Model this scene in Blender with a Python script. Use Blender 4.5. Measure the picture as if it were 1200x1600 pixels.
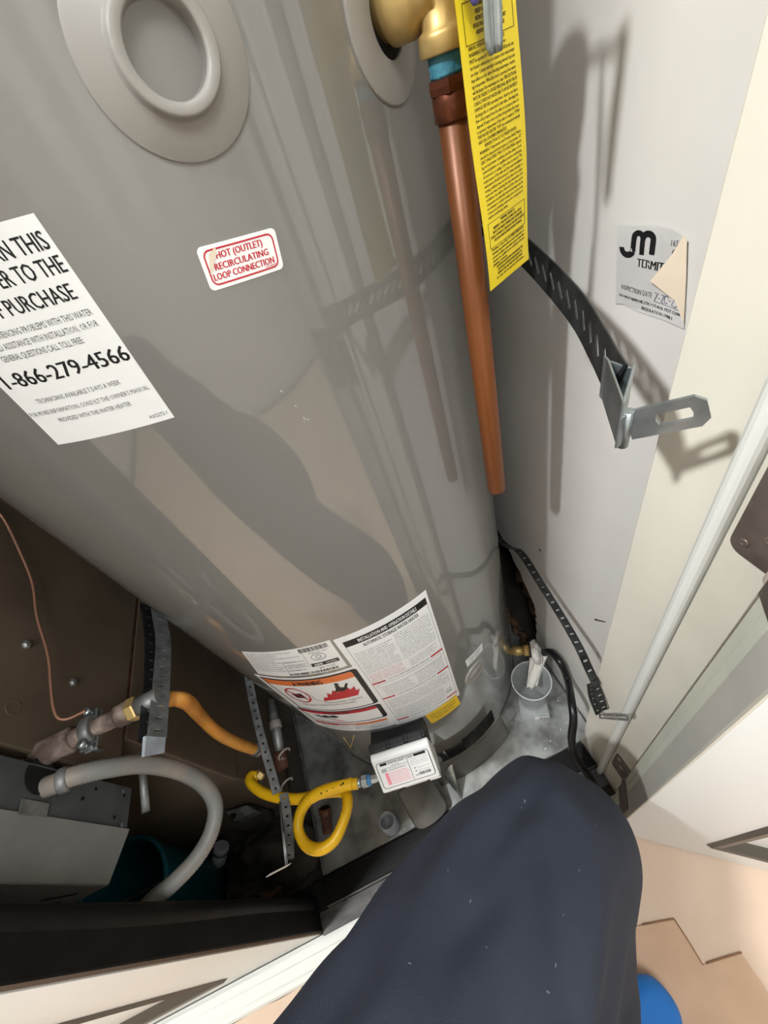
import bpy, bmesh, math, random
from mathutils import Vector, Matrix, noise
from mathutils.geometry import tessellate_polygon
random.seed(7)
for o in list(bpy.data.objects): bpy.data.objects.remove(o)
SC = bpy.context.scene
COL = SC.collection
PI = math.pi
V = Vector

# ------------------------------------------------------------------ camera
H = 1.25
RIGHT = V((0.90077445, -0.33943208, -0.2709082))
DOWN = V((-0.43127062, -0.62574441, -0.64996122))
FWD = V((0.05109839, 0.7023032, -0.71004166))
cd = bpy.data.cameras.new('camera'); cam = bpy.data.objects.new('camera', cd); COL.objects.link(cam)
cam.matrix_world = Matrix(((RIGHT.x, -DOWN.x, -FWD.x, 0), (RIGHT.y, -DOWN.y, -FWD.y, 0), (RIGHT.z, -DOWN.z, -FWD.z, H), (0, 0, 0, 1)))
cd.sensor_fit = 'VERTICAL'; cd.sensor_height = 36; cd.sensor_width = 27; cd.lens = 650 / 1600 * 36
cd.clip_start = .01; cd.clip_end = 50
SC.camera = cam

# ------------------------------------------------------------------ world, lights, exposure
wd = bpy.data.worlds.new('world'); SC.world = wd; wd.use_nodes = True
wd.node_tree.nodes['Background'].inputs[0].default_value = (.9, .95, 1, 1)
wd.node_tree.nodes['Background'].inputs[1].default_value = .05
def area(name, loc, target, size, power, color, shape='DISK', size_y=None):
    l = bpy.data.lights.new(name, 'AREA'); l.energy = power; l.color = color; l.shape = shape; l.size = size
    if size_y: l.size_y = size_y
    o = bpy.data.objects.new(name, l); COL.objects.link(o); o.location = loc
    o.rotation_euler = (V(target) - V(loc)).to_track_quat('-Z', 'Y').to_euler()
    return o
area('ceiling_downlight', (-.98, -.06, 2.375), (.1, .3, .8), .12, 30, (.965, .985, 1))
area('hall_fill_light', (.1, -.9, 2.385), (.1, -.8, 0), 1.0, 23, (.91, .96, 1), 'RECTANGLE', .9)  # broad soft fill added for overall brightness; no actual ceiling panel
SC.view_settings.view_transform = 'Standard'; SC.view_settings.look = 'None'
SC.view_settings.gamma = 1; SC.view_settings.use_curve_mapping = False
SC.view_settings.exposure = 0.65

# ------------------------------------------------------------------ helpers: where a sight line meets a plane (used to survey points)
def ray(x, y):
    return (RIGHT * (x - 600) + DOWN * (y - 800) + FWD * 650).normalized()
C0 = V((0, 0, H))
def atZ(x, y, z): r = ray(x, y); return C0 + r * ((z - H) / r.z)
def atX(x, y, X): r = ray(x, y); return C0 + r * (X / r.x)
def atY(x, y, Y): r = ray(x, y); return C0 + r * (Y / r.y)
R = .3154; CX, CY = -.0588, .6102
def atCyl(x, y, rr=R):
    r = ray(x, y); a = r.x**2 + r.y**2; b = -(r.x*CX + r.y*CY); c = CX**2 + CY**2 - rr*rr
    d = max(b*b - a*c, 0); t = (-b - math.sqrt(d)) / a; p = C0 + r*t
    return (math.degrees(math.atan2(p.x - CX, CY - p.y)), p.z)
def cylp(th, z, rr=R):
    t = math.radians(th); return V((CX + rr*math.sin(t), CY - rr*math.cos(t), z))

# ------------------------------------------------------------------ materials
def lin(c):
    c = c / 255.
    return c/12.92 if c <= .04045 else ((c+.055)/1.055)**2.4
def rgb(*c): return (lin(c[0]), lin(c[1]), lin(c[2]), 1)
def mat(name, c, rough=.5, metal=0, c2=None, scale=20, lo=.4, hi=.65, bump=0, bscale=200, coat=0, trans=0, ior=1.45, stretch=(1, 1, 1), detail=6, alpha=1, spec=None):
    m = bpy.data.materials.new(name); m.use_nodes = True; nt = m.node_tree; b = nt.nodes['Principled BSDF']
    b.inputs['Roughness'].default_value = rough; b.inputs['Metallic'].default_value = metal
    b.inputs['Base Color'].default_value = rgb(*c)
    b.inputs['Coat Weight'].default_value = coat; b.inputs['Coat Roughness'].default_value = .07
    b.inputs['Transmission Weight'].default_value = trans; b.inputs['IOR'].default_value = ior
    b.inputs['Alpha'].default_value = alpha
    if spec is not None: b.inputs['Specular IOR Level'].default_value = spec
    tc = nt.nodes.new('ShaderNodeTexCoord'); mp = nt.nodes.new('ShaderNodeMapping')
    mp.inputs['Scale'].default_value = stretch
    nt.links.new(tc.outputs['Object'], mp.inputs['Vector'])
    if c2:
        n = nt.nodes.new('ShaderNodeTexNoise'); n.inputs['Scale'].default_value = scale; n.inputs['Detail'].default_value = detail
        rp = nt.nodes.new('ShaderNodeValToRGB')
        rp.color_ramp.elements[0].position = lo; rp.color_ramp.elements[0].color = rgb(*c)
        rp.color_ramp.elements[1].position = hi; rp.color_ramp.elements[1].color = rgb(*c2)
        nt.links.new(mp.outputs[0], n.inputs['Vector']); nt.links.new(n.outputs['Fac'], rp.inputs[0]); nt.links.new(rp.outputs[0], b.inputs['Base Color'])
    if bump:
        n = nt.nodes.new('ShaderNodeTexNoise'); n.inputs['Scale'].default_value = bscale; n.inputs['Detail'].default_value = 4
        bp = nt.nodes.new('ShaderNodeBump'); bp.inputs['Strength'].default_value = bump; bp.inputs['Distance'].default_value = .002
        nt.links.new(mp.outputs[0], n.inputs['Vector']); nt.links.new(n.outputs['Fac'], bp.inputs['Height']); nt.links.new(bp.outputs[0], b.inputs['Normal'])
    return m
M = dict(
    tank=mat('tank_paint', (125, 123, 118), .42, c2=(121, 119, 114), scale=3, coat=1),
    tankdark=mat('jacket_inside', (38, 34, 30), .7, c2=(70, 62, 52), scale=30),
    greyplastic=mat('grey_plastic', (150, 146, 140), .42, bump=.03, bscale=400),
    white=mat('white_label', (238, 238, 236), .32), red=mat('red_ink', (190, 30, 48), .4), pink=mat('pink_ink', (238, 150, 165), .4),
    black=mat('black_ink', (22, 22, 24), .5), orange=mat('orange_ink', (226, 118, 58), .4), grey=mat('grey_ink', (90, 90, 92), .5),
    yellowlab=mat('yellow_label', (240, 200, 20), .4), tag=mat('yellow_tag', (246, 218, 40), .45), tagink=mat('tag_ink', (70, 58, 8), .6),
    brass=mat('brass', (206, 178, 118), .42, .6, c2=(190, 158, 96), scale=30, bump=.05), dope=mat('blue_thread_sealant', (44, 110, 132), .5, c2=(74, 138, 158), scale=120, bump=.6, bscale=150),
    copper=mat('copper', (126, 73, 36), .38, .25, c2=(90, 52, 27), scale=14, stretch=(1, 1, .15), lo=.35, hi=.7, bump=.03),
    copperdark=mat('tarnished_copper', (104, 60, 44), .35, .8, c2=(150, 92, 66), scale=40), copperwire=mat('copper_wire', (160, 116, 94), .5, .5),
    steel=mat('zinc_steel', (188, 196, 198), .30, .9, c2=(150, 160, 164), scale=40, bump=.08, bscale=90), blacksteel=mat('dark_strap_steel', (72, 75, 75), .34, .7, c2=(52, 54, 54), scale=50),
    greysteel=mat('grey_strap_steel', (134, 137, 137), .42, .5, c2=(104, 106, 106), scale=60),
    galv=mat('galvanised', (190, 193, 191), .34, .65, c2=(122, 124, 120), scale=18, lo=.4, hi=.68, bump=.08, bscale=40),
    galvdark=mat('dull_galvanised', (104, 104, 100), .5, .5, c2=(150, 150, 148), scale=30, bump=.1),
    shield=mat('grey_shield', (112, 110, 106), .38, .2, c2=(96, 94, 90), scale=10),
    wall=mat('wall_paint', (211, 208, 204), .5, c2=(206, 202, 196), scale=5, bump=.12, bscale=25),
    hallwall=mat('hall_wall_paint', (222, 218, 210), .6), hallceil=mat('hall_ceiling_paint', (236, 234, 228), .7),
    jamb=mat('cream_gloss', (222, 217, 203), .33, c2=(216, 211, 197), scale=4, bump=.06, bscale=30), jambedge=mat('beige_gloss', (209, 204, 190), .34, c2=(199, 194, 180), scale=6),
    bead=mat('white_bead', (220, 220, 214), .35), door=mat('white_door', (226, 227, 224), .32, bump=.02, bscale=40),
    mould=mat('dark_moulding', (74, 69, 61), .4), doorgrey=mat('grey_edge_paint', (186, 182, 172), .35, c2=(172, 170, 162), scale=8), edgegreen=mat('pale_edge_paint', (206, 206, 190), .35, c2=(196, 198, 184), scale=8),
    hinge=mat('bronze_hinge', (124, 112, 103), .4, .55, c2=(100, 89, 81), scale=25, bump=.08), flake=mat('paint_flake', (190, 176, 160), .5),
    blackwood=mat('black_wood', (22, 21, 20), .55, c2=(13, 12, 12), scale=20, bump=.2, bscale=60, stretch=(.2, 1, 1), spec=.25), tan=mat('raw_edge', (132, 112, 96), .6),
    alu=mat('scuffed_threshold', (70, 68, 67), .55, .2, c2=(104, 101, 99), scale=40, stretch=(.3, 1, 1)),
    brown=mat('brown_enamel', (112, 98, 82), .42, c2=(100, 87, 72), scale=9, bump=.05, bscale=40), boxgrey=mat('furnace_grey', (122, 122, 118), .5, c2=(108, 108, 105), scale=12, bump=.04),
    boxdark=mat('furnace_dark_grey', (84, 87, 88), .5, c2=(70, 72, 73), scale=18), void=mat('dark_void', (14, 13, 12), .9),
    iron=mat('dusty_iron', (96, 80, 72), .65, .2, c2=(164, 146, 134), scale=45, lo=.45, hi=.7, bump=.3, bscale=120), rust=mat('rusty_iron', (66, 42, 32), .7, .2, c2=(110, 72, 52), scale=60, bump=.4),
    conduit=mat('grey_conduit', (128, 128, 124), .5, c2=(150, 138, 126), scale=18, bump=.1), orangehose=mat('faded_orange_hose', (226, 160, 76), .5, c2=(214, 140, 60), scale=20),
    yellowhose=mat('yellow_hose', (240, 188, 24), .38), whiteplastic=mat('white_plastic', (236, 236, 234), .34), blackplastic=mat('black_plastic', (34, 34, 35), .55, bump=.2, bscale=300),
    blueplastic=mat('blue_ring', (70, 130, 180), .4), redplastic=mat('red_handle', (170, 40, 50), .4), pvc=mat('grey_pvc', (176, 184, 192), .4, c2=(150, 158, 168), scale=40),
    teal=mat('teal_bucket', (14, 98, 114), .4), rag=mat('dark_rag', (58, 54, 46), .9, c2=(40, 36, 30), scale=30, bump=.4, bscale=60), concrete=mat('dirty_floor', (70, 62, 54), .85, c2=(50, 44, 38), scale=18, bump=.3),
    hose=mat('black_rubber', (22, 21, 22), .3), tape=mat('white_film', (226, 222, 214), .45, bump=.4, bscale=70), cup=mat('clear_plastic', (226, 232, 232), .08, alpha=.24),
    trouser=mat('navy_cloth', (33, 38, 50), .85, c2=(40, 45, 57), scale=9, bump=.25, bscale=700), shoe=mat('blue_shoe_cover', (24, 110, 190), .5, bump=.5, bscale=60), sole=mat('dark_sole', (30, 30, 32), .8),
    rimglint=mat('painted_rim_glint', (236, 238, 238), .2, alpha=.8),
    card=mat('floor_card', (214, 190, 168), .7, c2=(205, 179, 157), scale=6, bump=.1, bscale=60), card2=mat('floor_card_brown', (200, 166, 138), .75, c2=(190, 156, 128), scale=8, bump=.15, bscale=60), cardedge=mat('torn_card_edge', (150, 112, 84), .9),
    insul=mat('brown_insulation', (118, 92, 70), .95, c2=(78, 58, 44), scale=30, bump=.8, bscale=40), paperback=mat('paper_back', (222, 206, 184), .7), stickerpaper=mat('foil_sticker', (208, 206, 204), .3, c2=(190, 188, 186), scale=12, bump=.25, bscale=26),
    ink=mat('blue_ink', (50, 52, 92), .5), dust=mat('dust_fleck', (96, 100, 108), .9), purple=mat('purple_wire', (80, 70, 130), .4), wood=mat('brown_wood', (120, 80, 56), .7, c2=(70, 46, 34), scale=20), scratch=mat('scratch', (222, 222, 218), .4), crayon=mat('yellow_crayon', (190, 160, 90), .7),
)
tb = M['tank'].node_tree.nodes['Principled BSDF']; tb.inputs['Coat IOR'].default_value = 1.75; tb.inputs['Coat Roughness'].default_value = .035

# ------------------------------------------------------------------ mesh builder
def catmull(P, n=8):
    P = [V(p) for p in P]; out = []
    for i in range(len(P)-1):
        p0 = P[max(i-1, 0)]; p1 = P[i]; p2 = P[i+1]; p3 = P[min(i+2, len(P)-1)]
        for k in range(n):
            t = k/n
            out.append(.5*((2*p1) + (p2-p0)*t + (2*p0-5*p1+4*p2-p3)*t*t + (3*p1-p0-3*p2+p3)*t**3))
    out.append(P[-1]); return out
def resample(P, step):
    out = [P[0].copy()]; need = step
    for a, b in zip(P, P[1:]):
        L = (b-a).length; s = 0
        while L - s >= need and L > 0:
            s += need; out.append(a.lerp(b, s/L)); need = step
        need -= (L - s)
    return out
class MB:
    def __init__(s): s.v = []; s.f = []; s.sm = []
    def add(s, vs, fs, smooth=False):
        k = len(s.v); s.v += [tuple(x) for x in vs]; s.f += [tuple(i+k for i in f) for f in fs]; s.sm += [smooth]*len(fs); return s
    def box(s, a, b):
        (x0, y0, z0), (x1, y1, z1) = a, b
        return s.add([(x0,y0,z0),(x1,y0,z0),(x1,y1,z0),(x0,y1,z0),(x0,y0,z1),(x1,y0,z1),(x1,y1,z1),(x0,y1,z1)],
                     [(0,3,2,1),(4,5,6,7),(0,1,5,4),(1,2,6,5),(2,3,7,6),(3,0,4,7)])
    def obox(s, o, ax, ay, az, a, b):
        k = len(s.v); s.box(a, b)
        for i in range(k, len(s.v)):
            x, y, z = s.v[i]; s.v[i] = tuple(V(o) + V(ax)*x + V(ay)*y + V(az)*z)
        return s
    def prism(s, prof, o, ax, ay, az, d0, d1):
        n = len(prof); vs = [V(o)+V(ax)*p[0]+V(ay)*p[1]+V(az)*d for d in (d0, d1) for p in prof]
        return s.add(vs, [tuple(range(n))[::-1], tuple(range(n, 2*n))] + [(i, (i+1)%n, n+(i+1)%n, n+i) for i in range(n)])
    def tube(s, P, rad, n=14, cap=True):
        P = [V(p) for p in P]; m = len(P)
        rs = rad if isinstance(rad, (list, tuple)) else [rad]*m
        t = (P[1]-P[0]).normalized(); u = t.orthogonal().normalized(); vs = []
        for i in range(m):
            tt = (P[min(i+1, m-1)] - P[max(i-1, 0)])
            tt = tt.normalized() if tt.length > 1e-9 else t
            u = (u - tt*u.dot(tt)); u = u.normalized() if u.length > 1e-6 else tt.orthogonal().normalized()
            w = tt.cross(u); t = tt
            for k in range(n):
                a = 2*PI*k/n; vs.append(P[i] + (u*math.cos(a) + w*math.sin(a))*rs[i])
        fs = [(i*n+k, i*n+(k+1)%n, (i+1)*n+(k+1)%n, (i+1)*n+k) for i in range(m-1) for k in range(n)]
        s.add(vs, fs, True)
        if cap: s.add(vs[:n], [tuple(range(n))[::-1]]); s.add(vs[-n:], [tuple(range(n))])
        return s
    def lathe(s, prof, o, axis=(0, 0, 1), n=32, smooth=True, a0=0, cap=True):
        az = V(axis).normalized(); ax = az.orthogonal().normalized() if abs(az.z) < .99 else V((1, 0, 0)); ay = az.cross(ax)
        vs = [V(o) + az*h + (ax*math.cos(2*PI*k/n+a0) + ay*math.sin(2*PI*k/n+a0))*r for r, h in prof for k in range(n)]
        m = len(prof)
        s.add(vs, [(i*n+k, i*n+(k+1)%n, (i+1)*n+(k+1)%n, (i+1)*n+k) for i in range(m-1) for k in range(n)], smooth)
        if cap: s.add(vs[:n], [tuple(range(n))[::-1]]); s.add(vs[-n:], [tuple(range(n))])
        return s
    def plate(s, outer, holes, t, f, side=None):
        # flat outline with holes, thickness t, put in space by f(u, v, w)
        loops = [outer] + list(holes); pts = [p for l in loops for p in l]
        tr = tessellate_polygon([[V((p[0], p[1], 0)) for p in l] for l in loops])
        n = len(pts)
        s.add([f(p[0], p[1], t) for p in pts] + [f(p[0], p[1], 0) for p in pts], [tuple(a) for a in tr] + [tuple(i+n for i in a[::-1]) for a in tr])
        k = 0
        for l in loops:
            m = len(l)
            for i in range(m):
                if side and l is outer and not side(l[i], l[(i+1) % m]): continue
                a, b = l[i], l[(i+1) % m]
                s.add([f(a[0], a[1], 0), f(b[0], b[1], 0), f(b[0], b[1], t), f(a[0], a[1], t)], [(0, 1, 2, 3)])
            k += m
        return s
    def grid(s, f, nu, nv, smooth=True):
        vs = [f(i/nu, j/nv) for j in range(nv+1) for i in range(nu+1)]; w = nu+1
        return s.add(vs, [(j*w+i, j*w+i+1, (j+1)*w+i+1, (j+1)*w+i) for j in range(nv) for i in range(nu)], smooth)
    def strap(s, P, up, width, thick, pitch, slot=(.012, .0028, 35), roll=None):
        Q = resample(catmull(P, 16), pitch); m = len(Q)
        fr = []
        for i in range(m):
            t = (Q[min(i+1, m-1)] - Q[max(i-1, 0)]).normalized(); u = V(up)
            if roll: u = Matrix.Rotation(math.radians(roll(i/(m-1))), 3, t) @ u
            u = (u - t*u.dot(t)).normalized(); fr.append((Q[i], u, t.cross(u)))
        sl, sw, sa = slot; a = math.radians(sa); c_, s_ = math.cos(a), math.sin(a)
        for i in range(m-1):
            A, B = fr[i], fr[i+1]
            def f(x, y, w, A=A, B=B):
                t = x/pitch
                return A[0].lerp(B[0], t) + A[1].lerp(B[1], t)*y + A[2].lerp(B[2], t)*(w - thick/2)
            hole = [(pitch/2 + c_*p - s_*q, s_*p + c_*q) for p, q in ((-sl/2, -sw/2), (sl/2, -sw/2), (sl/2, sw/2), (-sl/2, sw/2))]
            s.plate([(0, -width/2), (pitch, -width/2), (pitch, width/2), (0, width/2)], [hole], thick, f, side=lambda a, b: abs(a[1]-b[1]) < 1e-9)
        return s
    def build(s, name, m, parent=None, bevel=0, seg=2, weld=True):
        me = bpy.data.meshes.new(name); me.from_pydata([tuple(v) for v in s.v], [], s.f)
        bm = bmesh.new(); bm.from_mesh(me)
        for f, q in zip(bm.faces, s.sm): f.smooth = q
        if weld: bmesh.ops.remove_doubles(bm, verts=bm.verts, dist=1e-6)
        bmesh.ops.recalc_face_normals(bm, faces=bm.faces)
        if bevel:
            ed = [e for e in bm.edges if len(e.link_faces) == 2 and e.calc_face_angle(0) > .5]
            r = bmesh.ops.bevel(bm, geom=ed, offset=bevel, segments=seg, affect='EDGES', profile=.5, clamp_overlap=True)
        bm.to_mesh(me); bm.free(); me.update()
        o = bpy.data.objects.new(name, me); COL.objects.link(o); me.materials.append(m)
        if parent: o.parent = parent; o.matrix_parent_inverse = Matrix.Translation(-parent.location)
        return o
def tag(o, label=None, cat=None, group=None, kind=None):
    if label: o['label'] = label
    if cat: o['category'] = cat
    if group: o['group'] = group
    if kind: o['kind'] = kind
    return o
def thing(name, loc, label, cat, group=None):
    o = bpy.data.objects.new(name, None); COL.objects.link(o); o.location = loc; o.empty_display_size = .05
    return tag(o, label, cat, group)

# ------------------------------------------------------------------ print: lettering and flat marks laid on a surface f(u, v, w), u right 0..1, v down 0..1
TXT = {}
def glyphs(text):
    if text not in TXT:
        cu = bpy.data.curves.new('t', 'FONT'); cu.body = text; cu.resolution_u = 2 if len(text) < 34 else 1; cu.size = 1
        ob = bpy.data.objects.new('t', cu); COL.objects.link(ob)
        me = bpy.data.meshes.new_from_object(ob.evaluated_get(bpy.context.evaluated_depsgraph_get()))
        vs = [(v.co.x, v.co.y) for v in me.vertices]; fs = [tuple(p.vertices) for p in me.polygons]
        bpy.data.objects.remove(ob); bpy.data.curves.remove(cu); bpy.data.meshes.remove(me)
        TXT[text] = (vs, fs)
    return TXT[text]
class Print:
    def __init__(s, f, lift=.00015, base=.00045):
        s.f = lambda u, v, w: f(u, v, w + base); s.l = lift; s.d = {}
    def mb(s, c): return s.d.setdefault(c, MB())
    def text(s, t, u0, u1, v, h, c='black', layer=1, bold=0):
        vs, fs = glyphs(t)
        if not vs: return
        x0 = min(p[0] for p in vs); x1 = max(p[0] for p in vs); k = (u1-u0)/(x1-x0)
        for dx in ([0] if not bold else [-bold/2, bold/2]):
            s.mb(c).add([s.f(u0 + (p[0]-x0)*k + dx, v - p[1]*h/.7, s.l*layer + dx*.001) for p in vs], fs)
    def rect(s, u0, v0, u1, v1, c='black', layer=1, n=None):
        n = n or max(1, int(abs(u1-u0)*14))
        s.mb(c).grid(lambda a, b: s.f(u0+(u1-u0)*a, v0+(v1-v0)*b, s.l*layer), n, 1, False)
    def frame(s, u0, v0, u1, v1, tu, tv, c='black', layer=1):
        s.rect(u0, v0, u1, v0+tv, c, layer); s.rect(u0, v1-tv, u1, v1, c, layer); s.rect(u0, v0, u0+tu, v1, c, layer); s.rect(u1-tu, v0, u1, v1, c, layer)
    def poly(s, pts, c='black', layer=1):
        T = [[V(pts[i]) for i in t] for t in tessellate_polygon([[V((p[0], p[1], 0)) for p in pts]])]; done = []
        while T:
            t = T.pop(); L = [abs(t[i].x-t[(i+1) % 3].x) for i in range(3)]; i = L.index(max(L))
            if L[i] < .07: done.append(t); continue
            a, b, d = t[i], t[(i+1) % 3], t[(i+2) % 3]; m = (a+b)/2; T += [[a, m, d], [m, b, d]]
        s.mb(c).add([s.f(q.x, q.y, s.l*layer) for t in done for q in t], [(3*i, 3*i+1, 3*i+2) for i in range(len(done))])
    def stroke(s, pts, w, asp, c='black', layer=1, closed=False):
        # pts in u, v; asp = surface height/width so the stroke keeps one width
        Q = [V((p[0], p[1]*asp)) for p in pts]; P = []
        for i in range(len(Q) if closed else len(Q)-1):
            a, b = Q[i], Q[(i+1) % len(Q)]; k = max(1, int((b-a).length/.06)); P += [a.lerp(b, j/k) for j in range(k)]
        if not closed: P.append(Q[-1])
        n = len(P); L = []
        for i in range(n):
            a = P[(i-1) % n] if closed or i else P[0]; b = P[(i+1) % n] if closed or i < n-1 else P[-1]
            d = (b-a).normalized(); q = V((-d.y, d.x))*w/2; L.append((P[i]+q, P[i]-q))
        vs = [s.f(p.x, p.y/asp, s.l*layer) for pr in L for p in pr]
        s.mb(c).add(vs, [(2*i, 2*i+1, 2*((i+1) % n)+1, 2*((i+1) % n)) for i in range(n if closed else n-1)])
    def build(s, parent, names=None):
        for c, m in s.d.items(): m.build((names or {}).get(c, 'lettering'), M[c], parent, weld=False)['kind'] = 'stuff'
def arc(cx, cy, ru, rv, a0, a1, n=16):
    return [(cx+ru*math.cos(math.radians(a0+(a1-a0)*i/n)), cy+rv*math.sin(math.radians(a0+(a1-a0)*i/n))) for i in range(n+1)]
def cylsurf(TL, TR, BR, BL, r0=R):
    TL, TR, BR, BL = map(V, (TL, TR, BR, BL))
    def f(u, v, w): q = (TL*(1-u)+TR*u)*(1-v) + (BL*(1-u)+BR*u)*v; return cylp(q.x, q.y, r0+w)
    return f
def flatsurf(TL, TR, BR, BL):
    TL, TR, BR, BL = map(V, (TL, TR, BR, BL)); n = (BL-TL).cross(TR-TL).normalized()
    return lambda u, v, w: (TL*(1-u)+TR*u)*(1-v) + (BL*(1-u)+BR*u)*v + n*w
def sticker(name, f, m, parent, th=.0004, nu=16, rc=.0, asp=1.):
    mb = MB(); out = [(0, 0), (1, 0), (1, 1), (0, 1)]
    if rc:
        ru, rv = rc, rc/asp; out = arc(1-ru, rv, ru, rv, -90, 0, 5) + arc(1-ru, 1-rv, ru, rv, 0, 90, 5) + arc(ru, 1-rv, ru, rv, 90, 180, 5) + arc(ru, rv, ru, rv, 180, 270, 5)
        top = [p for p in arc(1-ru, rv, ru, rv, -90, 0, 5)]
    def edge(u):
        lo, hi = 0., 1.
        if rc:
            d = 0
            if u < rc: d = rc - math.sqrt(max(rc*rc-(rc-u)**2, 0))
            if u > 1-rc: d = rc - math.sqrt(max(rc*rc-(u-1+rc)**2, 0))
            lo, hi = d/asp, 1-d/asp
        return lo, hi
    us = [i/nu for i in range(nu+1)]
    if rc: us = sorted(set([round(x, 5) for x in us] + [rc*(1-math.cos(a*PI/12)) for a in range(7)] + [1-rc*(1-math.cos(a*PI/12)) for a in range(7)]))
    vs = []; 
    for u in us:
        lo, hi = edge(u); vs += [f(u, lo, th), f(u, hi, th), f(u, lo, .0001), f(u, hi, .0001)]
    fs = []
    for i in range(len(us)-1):
        a, b = 4*i, 4*i+4; fs += [(a, a+1, b+1, b), (a, b, b+2, a+2), (a+1, a+3, b+3, b+1)]
    fs += [(0, 2, 3, 1), (4*len(us)-4, 4*len(us)-3, 4*len(us)-1, 4*len(us)-2)]
    mb.add(vs, fs); return mb.build(name, m, parent, weld=False)

# ================================================================== SETTING
def struct(name, mb, m, parent=None, bevel=0, label=None):
    o = mb.build(name, m, parent, bevel)
    if not parent: o['kind'] = 'structure'
    if label: o['label'] = label
    return o
struct('floor', MB().box((-2.2, -2.0, -.05), (2.2, 1.12, -.002)), M['concrete'], label='bare dirty floor under the closet and hall')
struct('ceiling', MB().box((-2.2, -2.0, 2.4), (2.2, 1.12, 2.45)), M['hallceil'], label='white ceiling above hall and closet')
# right closet wall: painted drywall with a ragged hole low down beside the tank
hole = [(.80, .42), (.62, .40), (.585, .385), (.566, .372), (.55, .362), (.545, .345), (.527, .335), (.515, .33), (.505, .305), (.487, .29), (.472, .272), (.462, .262), (.452, .235), (.458, .225), (.449, .205), (.456, .19), (.449, .17), (.455, .15), (.450, .12), (.456, .09), (.453, .06), (.47, .03), (.48, .004), (.80, .004)]
wr = MB().plate([(.19, 0), (.476, 0)] + hole[:-2][::-1] + [(.80, 0), (1.06, 0), (1.06, 2.4), (.19, 2.4)], [], .02, lambda u, v, w: V((.292+.02-w, u, v)))
wall_right = struct('wall_right', wr, M['wall'], label='off-white painted closet wall right of the tank, ragged hole at its foot')
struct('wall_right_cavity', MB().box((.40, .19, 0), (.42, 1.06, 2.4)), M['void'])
ins = MB(); 
for i in range(9):
    rr = random.uniform(.025, .045); y = .44 + .02*i; z = .05 + .028*((i*5) % 9)
    def f(u, v, y=y, z=z, rr=rr):
        a, b = u*2*PI, (v-.5)*PI; d = V((math.cos(a)*math.cos(b)*.8, math.sin(a)*math.cos(b), math.sin(b)*1.1)); return V((.345, y, z)) + d*rr*(1+.35*noise.noise(d*1.7+V((y*40, z*30, 0))))
    ins.grid(f, 16, 10)
for i in range(7):
    rr = random.uniform(.018, .026); y = .475 + .024*i; x = .268 + .010*(i % 2)
    def f(u, v, y=y, x=x, rr=rr):
        a, b = u*2*PI, (v-.5)*PI; d = V((math.cos(a)*math.cos(b)*.55, math.sin(a)*math.cos(b)*.9, math.sin(b)*.8)); return V((x, y, .004+rr*.8)) + d*rr*(1+.35*noise.noise(d*1.9+V((y*40, x*30, 0))))
    ins.grid(f, 16, 10)
o = ins.build('insulation', M['insul']); o['kind'] = 'stuff'; tag(o, 'brown fluffy insulation showing through the ragged hole in the closet wall', 'insulation')
struct('wall_back', MB().box((-2.2, 1.06, 0), (2.2, 1.12, 2.4)), M['brown'])
struct('wall_left', MB().box((-1.35, .2, 0), (-1.30, 1.06, 2.4)), M['brown'])
struct('wall_front_right', MB().box((.285, .0885, 0), (2.2, .19, 2.4)), M['hallwall'])
struct('wall_front_left', MB().box((-2.2, .168, 0), (-.489, .1745, 2.4)), M['hallwall'])
struct('wall_front_header', MB().box((-.535, .122, 2.06), (.285, .19, 2.4)), M['hallwall'])
struct('wall_hall', MB().box((-2.2, -2.0, 0), (2.2, -1.95, 2.4)), M['hallwall'])
struct('wall_hall_left', MB().box((-2.25, -2.0, 0), (-2.2, 1.12, 2.4)), M['hallwall'])
struct('wall_hall_right', MB().box((2.2, -2.0, 0), (2.25, 1.12, 2.4)), M['hallwall'])
# right jamb: board, rounded stop bead, outer rabbet
struct('trim_1', MB().box((.25, .1435, 0), (.291, .205, 2.05)), M['jamb'], bevel=.0015, label='cream glossy door jamb board against the right closet wall')
bead = MB().prism([(.1285, .291), (.1285, .2455), (.1300, .2425), (.1325, .2408), (.1355, .2402), (.1385, .2408), (.1410, .2425), (.1425, .2455), (.1425, .291)], (0, 0, 0), (0, 1, 0), (1, 0, 0), (0, 0, 1), 0, 2.05)
b_ = struct('trim_2', bead, M['bead'], label='rounded whitish door stop bead running up the right jamb')
struct('trim_3', MB().box((.2505, .0885, 0), (.2845, .1275, 2.05)), M['jambedge'], bevel=.0015, label='outer strip of the right jamb that carries the hinges')
# left jamb, black
struct('trim_4', MB().box((-.4890, .1157, 0), (-.486, .1745, 2.05)), M['blackwood'], bevel=.002, label='black painted jamb on the left of the closet opening')
lip = MB().grid(lambda u, v: V((-.486 + .0045*math.sin(PI*v), .152 + .003*math.sin(u*17)*math.sin(u*5) + .022*v, 2.05*u)), 60, 6)
struct('trim_5', lip, M['blackwood'], label='wavy black caulk lip along the left jamb')
struct('trim_6', MB().box((-.4890, .1118, 0), (-.4868, .1155, 2.05)), M['tan'], label='thin raw tan edge of the left black jamb')
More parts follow.
